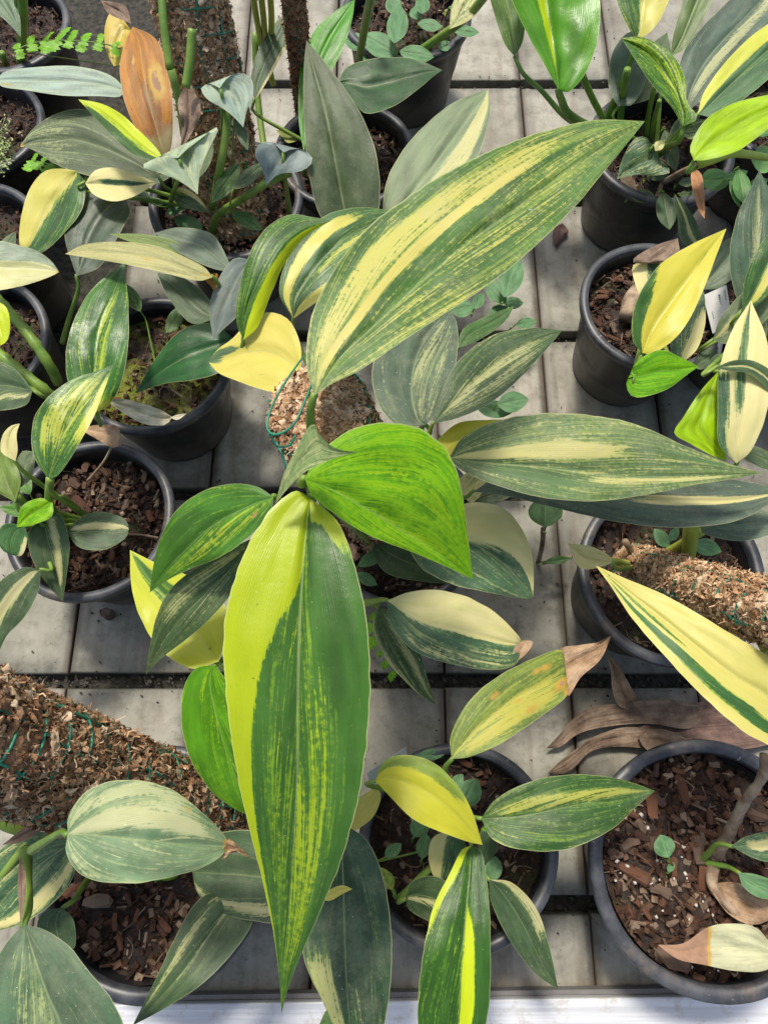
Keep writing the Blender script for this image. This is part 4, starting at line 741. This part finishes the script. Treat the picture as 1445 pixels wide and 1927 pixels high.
leaf('TR', (1284, 238), (1168, 72), [(1262, 200), (1225, 158), (1192, 108)], [(1312, 222), (1292, 190), (1288, 145), (1262, 100), (1210, 70)], (.23, .25), LY, yel=.34, bands=[(.5, -.2, .9, .2, .95)], mid=[(1282, 205), (1265, 160), (1225, 105)], cup=.45, pet=(1232, 290, .12), petr=.0034, label='arching folded leaf streaked lime')
leaf('TR', (1290, 215), (1500, -60), [(1272, 160), (1290, 90), (1350, 20), (1420, -40)], [(1345, 160), (1410, 90), (1470, 20)], (.20, .23), leaf_mat(g=(.075, .12, .085), lg=(.2, .26, .13), y=(.54, .54, .26), dust=.35, rough=.45), yel=.15, bands=[(.65, .1, .5, .1, .9)], cup=.12, label='big grey green leaf at the right')
leaf('TR', (1312, 215), (1585, -5), [(1325, 172), (1370, 110), (1430, 55), (1510, 10)], [(1345, 218), (1400, 185), (1460, 135), (1530, 60)], (.24, .27), leaf_mat(g=(.065, .15, .055), lg=(.2, .32, .08), y=(.62, .64, .06), dust=.2, rough=.4), yel=.14, bands=[(.95, -1.2, -.35, 0, 1)], cup=.18, label='grey green leaf with a raised yellow edge')
leaf('TR', (1260, 106), (1345, -90), [(1268, 60), (1285, 0), (1310, -60)], [(1290, 90), (1320, 40), (1345, -20)], (.2, .24), leaf_mat(g=(.11, .18, .05), lg=(.18, .26, .07), y=(.46, .5, .16)), yel=.2, cup=.4, label='narrow rolled leaf')
leaf('TR', (1275, 250), (1335, 225), [(1285, 225)], [(1300, 262), (1330, 250)], (.17, .17), CC, yel=.45, nopet=True)
leaf('TR', (1305, 302), (1510, 165), [(1298, 275), (1325, 228), (1375, 196), (1445, 178)], [(1335, 300), (1390, 282), (1450, 238), (1495, 200)], (.25, .27), leaf_mat(g=(.36, .58, .006), lg=(.42, .62, .008), y=(.50, .66, .01), dust=.0, rough=.3, trans=.34), yel=.3, cup=.16, pet=(1330, 305, .22), label='glowing lime green leaf')
petk = B(); petk.tube(crom([P(1500, 305, .20), P(1440, 296, .23), P(1380, 288, .245), P(1340, 300, .24), P(1312, 308, .235)], 24), [.0030+.0022*(i/23)**2 for i in range(24)], 9); petk.obj('yellow_stalk', M_stemy, PL['TR']['t'])
leaf('TR', (1228, 276), (1160, 337), [(1215, 258), (1192, 262), (1170, 300)], [(1245, 305), (1262, 322), (1235, 330), (1195, 329)], (.20, .17), CC, yel=.32, cup=.3, label='small heart leaf mottled yellow')
leaf('TR', (1232, 284), (1252, 262), [(1232, 268)], [(1246, 280)], (.2, .205), CC, yel=.7, nopet=True)
leaf('TR', (1300, 312), (1325, 412), [(1300, 345), (1312, 390)], [(1320, 330), (1325, 375)], (.19, .21), dead_mat((.30, .13, .06), (.5, .27, .14)), name='dry_twist', nopet=True, cup=.8)
tw = B(); tw.tube(crom([P(1318, 308, .2), P(1280, 325, .15), P(1245, 345, .11)], 12), .0036, 7); tw.tube(crom([P(1245, 345, .112), P(1230, 385, .11)], 6), .003, 6); tw.split('woody_stem', M_twig, PL['TR']['t'])
leaf('TR', (1160, 325), (1200, 365), [(1180, 360)], [(1190, 335)], (.125, .125), M_dead, name='dry_leaf_blade', nopet=True)
for x0, y0, x1, y1, rr in ((1092, 135, 1150, 250, .0042), (1180, 130, 1165, 250, .0042), (1232, 160, 1215, 260, .003), (1240, 190, 1225, 265, .0026)):
    k = B(); k.tube(crom([P(x0, y0, .2), P((x0+x1)/2-3, (y0+y1)/2, .155), P(x1, y1, .11)], 10), rr, 8); k.obj('stalk', M_stem, PL['TR']['t'])
# ---------------------------------------------------------------- pot R1
leaf('R1', (1208, 664), (1366, 430), [(1190, 640), (1190, 590), (1210, 540), (1242, 497), (1300, 460)], [(1232, 664), (1278, 628), (1312, 570), (1340, 500)],
     (.25, .275), leaf_mat(g=(.05, .14, .025), lg=(.3, .38, .05), y=(.66, .60, .06), dust=.0, rough=.32, trans=.28), yel=1.1, bands=[(.1, -1.2, [(0, -.35), (.35, -.55), (.6, -1.0)], 0, .55), (.42, -.08, .0, .05, .9)], mid=[(1232, 610), (1275, 550), (1320, 490)], cup=.28, arch=.004, label='bright butter yellow leaf with a thin green midline')
leaf('R1', (1285, 682), (1322, 540), [(1262, 660), (1265, 600), (1290, 560)], [(1312, 655), (1326, 610), (1326, 565)], (.21, .215), CC, yel=.3, bands=[(1.0, [(0, -.2), (.4, .3), (1, .8)], 1.2, 0, .7)], cup=.1, label='green and cream leaf behind the yellow one')
leaf('R1', (1225, 590), (1230, 490), [(1200, 550), (1190, 500)], [(1262, 560), (1275, 480)], (.20, .21), CC, yel=1.0, bands=[(.1, -.35, .15, 0, .9)], cup=.1, nopet=True, label='cream leaf with a dead upper end')
leaf('R1', (1232, 496), (1275, 448), [(1188, 492), (1225, 465)], [(1275, 482)], (.213, .22), M_deadgrey, name='dry_leaf_end', nopet=True)
leaf('R1', (1192, 708), (1314, 690), [(1190, 690), (1215, 668), (1245, 658), (1280, 672)], [(1178, 715), (1183, 740), (1205, 748), (1255, 732), (1292, 705)], (.27, .25), LG, yel=.22, cup=.35, pet=(1225, 660, .15), label='small glossy lime heart leaf')
leaf('R1', (1318, 485), (1268, 364), [(1280, 450), (1274, 405)], [(1322, 450), (1300, 400)], (.15, .2), BG, yel=.15, bands=[(.9, -.1, .25, .1, 1)], cup=.15, label='slim grey leaf with a cream stripe')
rb_ = B(); rb_.tube(crom([P(1205, 545, .12), P(1192, 565, .122), P(1180, 600, .12)], 10), [.009, .011, .0115, .012, .012, .012, .0115, .011, .0105, .009], 12); rb_.obj('bark_roll', M_twig, PL['R1']['t'])
# ---------------------------------------------------------------- pot R2, right edge
leaf('R2', (1405, 600), (1428, 320), [(1380, 545), (1372, 480), (1385, 410), (1408, 360)], [(1440, 580), (1475, 500), (1470, 420), (1448, 360)], (.19, .24), leaf_mat(g=(.07, .125, .075), lg=(.22, .28, .13), y=(.50, .50, .24), dust=.3), yel=.18, bands=[(.6, -.25, .1, .1, .9)], cup=.13, label='tall striped grey leaf at the right edge')
leaf('R2', (1340, 640), (1500, 470), [(1360, 590), (1420, 530)], [(1380, 645), (1450, 590)], (.2, .25), GD, yel=.15, bands=[(.8, -.4, .0, 0, .8)], cup=.15)
leaf('R2', (1395, 585), (1480, 400), [(1400, 530), (1430, 460)], [(1440, 560), (1480, 480)], (.23, .27), CY, yel=.2, bands=[(1.0, .1, .6, .1, 1)], cup=.2)
leaf('R2', (1310, 545), (1390, 440), [(1325, 490), (1360, 455)], [(1355, 540), (1395, 500)], (.14, .16), leaf_mat(g=(.085, .14, .07), lg=(.2, .26, .12), y=(.4, .42, .2), dust=.4), yel=.12, nopet=True)
leaf('R2', (1385, 872), (1412, 565), [(1352, 835), (1350, 770), (1352, 700), (1375, 625)], [(1412, 848), (1438, 790), (1448, 720), (1442, 640)], (.25, .27), CC, yel=.95, bands=[(.25, -.35, .05, .35, 1), (.2, [(0, -1.1), (1, -1.1)], -.55, .05, .55)], cup=.13, arch=.012, pet=(1450, 720, .18), label='long cream yellow leaf with green streaks')
leaf('R2', (1350, 700), (1366, 868), [(1318, 735), (1285, 785), (1268, 815), (1300, 836), (1340, 858)], [(1358, 740), (1361, 800), (1364, 840)], (.265, .245), leaf_mat(g=(.32, .54, .008), lg=(.4, .6, .01), y=(.5, .64, .02), dust=.0, trans=.32), yel=.2, cup=.1, label='lime half leaf beside the cream one')
leaf('R2', (1345, 692), (1475, 770), [(1380, 678), (1420, 680), (1460, 710)], [(1370, 698), (1410, 704), (1445, 735)], (.285, .27), BG, yel=.15, bands=[(.8, -.1, .2, .1, .9)], cup=.3, label='grey green leaf arching over the cream one')
leaf('R2', (1330, 690), (1380, 665), [(1345, 668)], [(1355, 690)], (.22, .22), BG, yel=0, nopet=True)
leaf('R2', (1302, 690), (1350, 660), [(1312, 668), (1335, 656)], [(1320, 695), (1345, 680)], (.18, .18), BG, yel=0, nopet=True)
# ---------------------------------------------------------------- pot D
p = PL['D']; moss_pole('D', P(1190, 1065, .10), P(1510, 1175, .33), .021, M_moss, 4200, .010, nl=5, ringstep=.03)
leaf('D', (1560, 1450), (1120, 1064), [(1500, 1435), (1445, 1402), (1400, 1378), (1330, 1318), (1255, 1240), (1190, 1165), (1150, 1105)], [(1560, 1330), (1500, 1255), (1445, 1232), (1400, 1208), (1330, 1165), (1255, 1122), (1180, 1090)],
     (.30, .27), leaf_mat(g=(.035, .13, .022), lg=(.3, .42, .05), y=(.63, .58, .14), dust=.04, rough=.36, trans=.26), yel=1.1, bands=[(.0, [(0, -.75), (.5, -.72), (.8, -.70), (1, -.8)], [(0, -.45), (.5, -.40), (.65, -.38), (.8, -.5), (1, -.6)], .12, .93), (.40, [(.6, -.3), (1, -.4)], [(.6, -.2), (1, -.1)], .6, .98), (.3, .7, 1.2, 0, .35)], cup=.18, arch=.014, pet=(1400, 1150, .25), label='long butter yellow leaf with a dark green stripe')
leaf('D', (1150, 1060), (1068, 1022), [(1120, 1070), (1090, 1068), (1075, 1040)], [(1145, 1045), (1110, 1028)], (.20, .205), CC, yel=.9, cup=.5, label='small cream leaf at the left rim', pet=(1200, 1070, .12))
k = B(); k.tube(crom([P(1300, 980, .22), P(1297, 1020, .18), P(1288, 1082, .12)], 12), .0070, 10); k.tube(crom([P(1320, 1000, .2), P(1270, 1030, .16), P(1215, 1060, .11)], 12), .0040, 8); k.tube(crom([P(1205, 1065, .11), P(1170, 1058, .15), P(1148, 1055, .18)], 10), .0032, 8); k.split('stem', M_stemy, p['t'])
k = B(); k.tube(crom([P(1190, 1075, .11), P(1187, 1040, .135), P(1175, 1018, .15)], 10), .0032, 8); k.obj('cut_stub', M_twig, p['t'])
leaf('D', (1315, 1000), (1480, 985), [(1340, 962), (1400, 955), (1450, 965)], [(1345, 1012), (1400, 1018), (1450, 1005)], (.2, .2), leaf_mat(g=(.10, .15, .10), lg=(.2, .27, .13), y=(.4, .44, .2), dust=.5), yel=.15, cup=.13, label='grey green leaf under the long level ones')
leaf('D', (1380, 850), (1480, 870), [(1420, 840)], [(1410, 870), (1450, 885)], (.2, .2), GD, yel=.1, nopet=True)
# ---------------------------------------------------------------- pot F
p = PL['F']
k = B(); k.tube(crom([P(1345, 1615, .11), P(1372, 1565, .14), P(1400, 1510, .17), P(1432, 1465, .19), P(1438, 1420, .20)], 24), [.0058-.0022*i/23+.0005*math.sin(i*2) for i in range(24)], 9)
k.tube(crom([P(1432, 1465, .19), P(1470, 1450, .2)], 6), .003, 8); k.tube(crom([P(1345, 1615, .11), P(1340, 1665, .115), P(1375, 1710, .118), P(1400, 1738, .12)], 16), [.006-.003*i/15 for i in range(16)], 8)
k.tube(crom([P(1405, 1740, .125), P(1415, 1770, .13), P(1432, 1800, .13)], 8), .0042, 7); k.split('dry_stalk', M_twig, p['t'])
leaf('F', (1470, 1790), (1237, 1778), [(1445, 1824), (1390, 1828), (1320, 1815), (1275, 1805)], [(1445, 1770), (1420, 1745), (1375, 1738), (1330, 1745), (1285, 1775)], (.16, .145), leaf_mat(g=(.50, .50, .30), lg=(.56, .56, .34), y=(.60, .60, .38), dust=.2, rough=.55), yel=.3, brn=.60, cup=.14, nopet=True, label='fallen cream leaf with a brown end')
leaf('F', (1375, 1592), (1480, 1560), [(1400, 1575), (1440, 1565)], [(1410, 1612), (1450, 1622), (1475, 1600)], (.16, .17), CC, yel=.3, bands=[(.9, -.5, .2, .3, 1)], cup=.2, label='green and cream leaf at the right edge')
leaf('F', (1388, 1642), (1490, 1680), [(1420, 1645), (1460, 1660)], [(1400, 1672), (1440, 1692)], (.14, .15), WG, yel=0, cup=.2, label='plain green leaf at the right edge')
leaf('F', (1330, 1665), (1470, 1720), [(1380, 1660), (1430, 1680)], [(1370, 1720), (1420, 1740)], (.118, .12), M_dead, name='dead_leaf', crk=.003, nopet=True, wave=.004)
for i in range(34):
    a_ = p['rnd'].uniform(2.4, 4.8); q = p['rs']*p['rnd'].uniform(.15, .9); s = p['rnd'].uniform(.0010, .0032)
    g_ = B(); g_.box((0, 0, 0), (s, s*1.3, s*.9), Vector((p['rnd'].gauss(0, 1), p['rnd'].gauss(0, 1), 1)).to_track_quat('Z', 'Y').to_matrix(), s*.25); o = g_.obj('white_grit', M_stone, p['soil']); o.location = Vector((p['c'].x+q*math.cos(a_), p['c'].y+q*math.sin(a_), .1085))
# ================================================================ weeds, ferns, tags, fallen leaves
def weed(name, label, cat, key, ovs, mat=WG, grp='weeds sprouting in the pots'):
    pk = PL[key]; q0 = P(ovs[0][0], ovs[0][1], .105)
    t = thing(name, label, cat, (q0.x, q0.y, pk['z']), grp)
    for (x, y, an, ln, wd, z) in ovs:
        a_ = math.radians(an); b_ = (x-math.cos(a_)*ln*.5, y+math.sin(a_)*ln*.5)
        oval(None, x, y, an, ln, wd, z, mat, yel=.05, parent=t, pet=(b_[0]-math.cos(a_)*8, b_[1]+math.sin(a_)*8+3, pk['z']+.002), cup=.12)
    return t
weed('weed_seedling', 'round leaved green weed in the top middle pot, around the thick stalk', 'weed', 'T1', [(748, 46, 80, 72, 40, .15), (714, 84, 150, 78, 46, .13), (668, 78, 170, 44, 34, .125), (700, 105, 200, 40, 26, .12), (784, 102, -10, 66, 34, .14), (740, 8, 90, 40, 30, .13)])
weed('weed_seedling', 'loose sprig of small oval leaves near the right rim of the top middle pot', 'weed', 'T1', [(808, 47, 170, 46, 24, .15), (877, 59, -5, 50, 22, .14), (838, 86, 20, 26, 20, .13), (795, 8, 85, 36, 28, .15), (783, 24, 100, 26, 26, .14), (865, 12, 10, 40, 20, .14)])
weed('weed_seedling', 'blue grey oval weed leaves in the pot below the glowing lime leaf', 'weed', 'TR', [(1260, 283, -75, 80, 32, .14), (1253, 397, -80, 72, 38, .155), (1208, 368, 0, 46, 26, .125), (1298, 366, 0, 46, 16, .12), (1296, 342, 10, 40, 18, .125), (1238, 332, 5, 40, 16, .12)], BG)
weed('weed_seedling', 'broad soft green weed leaves showing right of the streaked upper leaf', 'weed', 'C', [(962, 520, 70, 84, 46, .10), (932, 548, 130, 60, 34, .08), (870, 580, 10, 46, 34, .10), (940, 590, 10, 44, 34, .07), (990, 608, 10, 40, 22, .06), (900, 566, 60, 34, 22, .08), (965, 570, 0, 40, 24, .05)])
weed('weed_seedling', 'low green weed leaves just above the yellow strip right of centre', 'weed', 'C', [(965, 756, 10, 60, 40, .14), (930, 770, -10, 70, 34, .13), (900, 745, 20, 60, 30, .12)])
weed('weed_seedling', 'weed with rounded leaves around the thick stem in the pot with the leaning pole', 'weed', 'D', [(1244, 1012, 130, 44, 26, .13), (1268, 1005, 60, 30, 18, .125), (1330, 1030, -15, 56, 32, .13), (1304, 1068, -70, 50, 24, .125), (1228, 1040, 170, 26, 20, .12)])
weed('weed_seedling', 'rounded weed leaves beside the yellow drooping leaf in the bottom centre pot', 'weed', 'E', [(882, 1492, 60, 62, 48, .15), (798, 1592, 80, 48, 30, .135), (790, 1556, 60, 44, 36, .13), (928, 1635, 80, 50, 34, .14), (812, 1420, 10, 60, 22, .13), (860, 1470, 50, 34, 22, .13)])
weed('weed_seedling', 'single grey green seedling amid grit in the bottom right pot', 'weed', 'F', [(1249, 1592, 110, 46, 40, .125), (1262, 1632, 60, 22, 14, .115)])
weed('weed_seedling', 'tiny lime sprout beneath the pale cream-banded leaf', 'weed', 'L3', [(318, 1652, 10, 36, 10, .13), (150, 1668, 0, 1, 1, .12)][:1], LG)
weed('creeping_weed', 'green and white variegated creeper hanging over the top right pot rim', 'creeper', 'TR', [(1346, 338, 0, 62, 42, .16), (1385, 330, 20, 46, 20, .17), (1395, 352, -80, 66, 34, .18), (1382, 365, -70, 56, 14, .175)], WW)
weed('creeping_weed', 'variegated creeper leaf poking in at the right edge beside the top right pot', 'creeper', 'TR2', [(1435, 300, 180, 46, 52, .17), (1425, 345, 200, 40, 22, .15), (1440, 240, 30, 50, 30, .15)], WW)
t = weed('weed_seedling', 'small hanging leaf on a stub in the gap left of the leaning pole pot', 'weed', 'D', [(1026, 962, 90, 60, 66, .10), (1050, 1054, 8, 50, 16, .06)], leaf_mat(g=(.06, .15, .04), lg=(.2, .3, .08), y=(.4, .45, .15)))
k = B(); k.tube(crom([P(1022, 995, .08), P(1020, 1025, .04), P(1012, 1060, .002)], 10), .0028, 7); k.tube(crom([P(1075, 1048, .05), P(1040, 1056, .035), P(1014, 1060, .004)], 10), .0022, 7); k.split('stub', M_twig, t)
# soft feathery sprig at the left edge
t = thing('feathery_weed', 'wispy fine leaved weed at the left edge in the second pot down', 'weed', P(5, 280, .1), 'weeds sprouting in the pots')
fb = B()
for i in range(34):
    x = random.uniform(-25, 28); y = random.uniform(215, 330); q = P(x, y, .13+random.uniform(0, .03)); e = P(0, 300, .105)
    fb.tube([q, q.lerp(e, .3)+Vector((0, 0, .004)), e], .0004, 4)
    for j in range(6):
        g = q.lerp(e, j*.07)+Vector((random.gauss(0, .002), random.gauss(0, .002), random.gauss(0, .001))); s = .0018
        d = Vector((random.gauss(0, 1), random.gauss(0, 1), .2)).normalized()*s; n_ = Vector((-d.y, d.x, 0))*.5
        fb.add([g-d, g+n_, g+d, g-n_], [(0, 1, 2, 3)])
fb.obj('feathery_leaves', leaf_mat(g=(.08, .26, .03), lg=(.14, .36, .05), y=(.3, .5, .1)), t, True, 'stuff')
def fern(label, pts, z, n, ln, key, end):
    c3 = crom([P(x, y, z+.006*math.sin(i)) for i, (x, y) in enumerate(pts)], n*3)
    t = thing('fern', label, 'fern', (P(*end, .1).x, P(*end, .1).y, .1), 'ferns among the pots')
    r_ = B(); r_.tube(c3+[P(end[0], end[1], .1)], .0007, 6); r_.obj('frond_stalk', M_stem, t)
    for i in range(1, n*3-1, 3):
        for s in (-1, 1):
            a_ = c3[i]; d = (c3[min(i+2, n*3-1)]-c3[i]).normalized(); sd = Vector((-d.y, d.x, 0)).normalized()*s
            l = ln*(.55+.6*math.sin(math.pi*(.1+.8*i/(n*3))))*random.uniform(.7, 1.2); w_ = l*.42; dv = (sd+d*.25*random.uniform(-.6, 1.4)).normalized(); tw_ = random.uniform(-.25, .25); px = (d+Vector((0, 0, .25*s))).normalized()
            v = []; f = []
            for k, (tt, ww) in enumerate(((0, .35), (.28, 1.0), (.42, .62), (.62, 1.15), (.74, .7), (.9, .95), (1.0, .35))):
                cc = a_+dv*l*tt+Vector((0, 0, tw_*l*tt*tt+.0008*math.sin(tt*6)))+dv*random.uniform(-.03, .03)*l+px*random.uniform(-.1, .1)*w_
                v += [cc-px*w_*ww, cc+Vector((0, 0, .0006)), cc+px*w_*ww]
            for k in range(6): f += [(k*3, k*3+1, k*3+4, k*3+3), (k*3+1, k*3+2, k*3+5, k*3+4)]
            mesh('pinna', v, f, M_fern, t, True, {'yel': [0.15]*21, 'brn': [0.0]*21, 'fin': [.3]*21}, [(.3, k/4) if q == 0 else ((.45, k/4) if q == 1 else (.6, k/4)) for k in range(7) for q in range(3)])
M_fern = leaf_mat(g=(.20, .48, .02), lg=(.30, .58, .03), y=(.5, .6, .1), dust=.0, trans=.35)
fern('lime fern frond reaching across the dark gap at top left', [(228, 92), (195, 82), (150, 78), (100, 76), (60, 82), (28, 96)], .20, 8, .0165, 'T3', (262, 130))
fern('fern frond peeping out under the broad olive leaf', [(160, 350), (125, 322), (90, 308), (58, 302)], .17, 6, .0150, 'T3', (205, 372))
fern('small fern under the two-tone leaf right of the longest leaf', [(712, 1150), (712, 1195), (728, 1235), (748, 1272)], .10, 6, .011, 'C', (705, 1115))
# tags
t = thing('plant_tag', 'white plastic plant label with small black print by the right edge', 'plant label', P(1348, 580, .13))
o4 = [P(1322, 556, .155), P(1366, 536, .165), P(1378, 610, .15), P(1340, 628, .14)]
nrm = (o4[1]-o4[0]).cross(o4[3]-o4[0]).normalized()
if nrm.z < 0: nrm = -nrm
tb = B(); tb.add([q-nrm*.0006 for q in o4]+[q+nrm*.0003 for q in o4], [(3, 2, 1, 0), (4, 5, 6, 7), (0, 1, 5, 4), (1, 2, 6, 5), (2, 3, 7, 6), (3, 0, 4, 7)]); tb.obj('tag_plate', M_tag, t, False)
stk = B(); mm_ = (o4[2]+o4[3])/2; stk.tube([mm_, mm_+(mm_-(o4[0]+o4[1])/2).normalized()*.03+Vector((0, 0, -.03))], .0025, 6); stk.obj('tag_stake', M_tag, t)
ink = B()
def mark(u, v, su, sv):
    g = lambda a, b: o4[0].lerp(o4[1], a).lerp(o4[3].lerp(o4[2], a), b)+nrm*.0005
    ink.add([g(u, v), g(u+su, v), g(u+su, v+sv), g(u, v+sv)], [(0, 1, 2, 3)])
for i in range(13):
    mark(.58+.012*random.random(), .16+i*.050, .10, .012); mark(.60, .172+i*.050, .03+.05*random.random(), .022)
for i in range(7): mark(.86, .12+i*.036, .05, .018)
for i in range(6): mark(.18, .48+i*.034, .05, .016)
ink.obj('tag_print', M_ink, t, False)
t = thing('plant_tag', 'edge-on white plastic label stuck inside the rim of the bottom centre pot', 'plant label', P(720, 1440, .11))
k = B(); a_, b_ = P(690, 1455, .150), P(762, 1408, .150); dn_ = Vector((.003, -.010, -.026)); th = Vector((.0005, .0008, .0004))
k.add([a_, b_, b_+dn_, a_+dn_, a_+th, b_+th, b_+dn_+th, a_+dn_+th], [(0, 1, 2, 3), (7, 6, 5, 4), (0, 4, 5, 1), (1, 5, 6, 2), (2, 6, 7, 3), (3, 7, 4, 0)]); k.obj('tag_plate', M_tag, t, False)
# fallen leaves on the bench
def fallen(label, base, tip, L, R, z, mat, **k):
    q = P((base[0]+tip[0])/2, (base[1]+tip[1])/2, 0); t = thing('fallen_leaf', label, 'dead leaf', q, 'dead leaves lying on the bench')
    leaf(None, base, tip, L, R, z, mat, nopet=True, parent=t, name='leaf_blade', cup=k.get('cup', .12), wave=.002, crk=.0026, arch=k.get('arch', .004)); return t
fallen('long withered tan leaf on the slabs above the bottom right pot', (1330, 1330), (1028, 1408), [(1250, 1315), (1180, 1322), (1110, 1332), (1075, 1355), (1050, 1385)], [(1300, 1370), (1220, 1362), (1150, 1366), (1090, 1380), (1055, 1405)], (.016, .012), M_deadgrey)
fallen('forked withered leaf just below the long one', (1330, 1385), (1030, 1456), [(1250, 1375), (1180, 1368), (1120, 1385), (1080, 1412), (1050, 1435)], [(1290, 1415), (1230, 1410), (1165, 1405), (1110, 1415), (1070, 1455)], (.014, .006), M_deadgrey)
fallen('dark wet brown leaf under the long yellow leaf', (1190, 1385), (1520, 1345), [(1230, 1340), (1310, 1322), (1400, 1318), (1480, 1325)], [(1230, 1420), (1310, 1420), (1400, 1410), (1480, 1390)], (.010, .010), M_dark)
fallen('pale crumpled leaf tucked against the bottom right pot rim', (1320, 1430), (1200, 1385), [(1290, 1390), (1240, 1372)], [(1290, 1440), (1240, 1425), (1210, 1405)], (.022, .022), M_deadgrey, cup=.4)
fallen('narrow curled brown leaf hanging below the right pot', (1140, 1228), (1205, 1338), [(1148, 1260), (1152, 1300), (1165, 1330)], [(1162, 1250), (1185, 1290), (1200, 1320)], (.03, .008), M_dead, cup=.8)
fallen('small red brown scrap on the slab below the left pot', (188, 1148), (218, 1160), [(190, 1158), (205, 1168)], [(200, 1144), (215, 1150)], (.002, .002), M_dark, arch=.002)
fallen('dark twiggy scrap on the slab beside the top right pot', (1058, 420), (1048, 466), [(1042, 430), (1040, 450)], [(1070, 436), (1056, 450)], (.003, .003), M_dark, arch=.002)

# small extra foliage low in the crowded pots
for k_, x, y, an, ln, wd, z, m_ in (('T3', 300, 330, 200, 60, 26, .16, BG), ('T3', 400, 330, -40, 70, 26, .15, DG), ('T3', 470, 395, 20, 60, 24, .13, BG), ('T3', 255, 355, 150, 60, 24, .15, CC), ('T3', 500, 330, 60, 60, 20, .14, DG),
    ('L1', 330, 600, 60, 60, 28, .14, DG), ('L1', 250, 560, 120, 60, 26, .14, DG), ('L2', 40, 900, 120, 70, 34, .16, MG), ('L2', 110, 1000, 30, 60, 22, .13, DG), ('L2', 30, 960, 170, 60, 24, .15, MG),
    ('C', 700, 1050, 30, 60, 26, .14, WG), ('C', 690, 1090, -30, 46, 22, .13, WG), ('E', 740, 1600, 40, 40, 24, .125, WG), ('R2', 1420, 640, 60, 90, 34, .16, GD), ('TR', 1290, 230, 40, 80, 30, .15, GD), ('A3', 10, 470, 60, 80, 30, .16, BG)):
    oval(k_, x, y, an, ln, wd, z, m_, yel=.2, cup=.2)

for x, y, an, ln, wd, z, m_ in ((425, 345, 235, 90, 34, .235, DG), (470, 330, 40, 80, 26, .235, BG), (385, 300, 250, 80, 26, .27, GD), (465, 415, -30, 70, 26, .20, DG), (455, 250, -70, 70, 20, .285, BG)):
    oval('T3', x, y, an, ln, wd, (z, z-.01), m_, yel=.2, cup=.25)
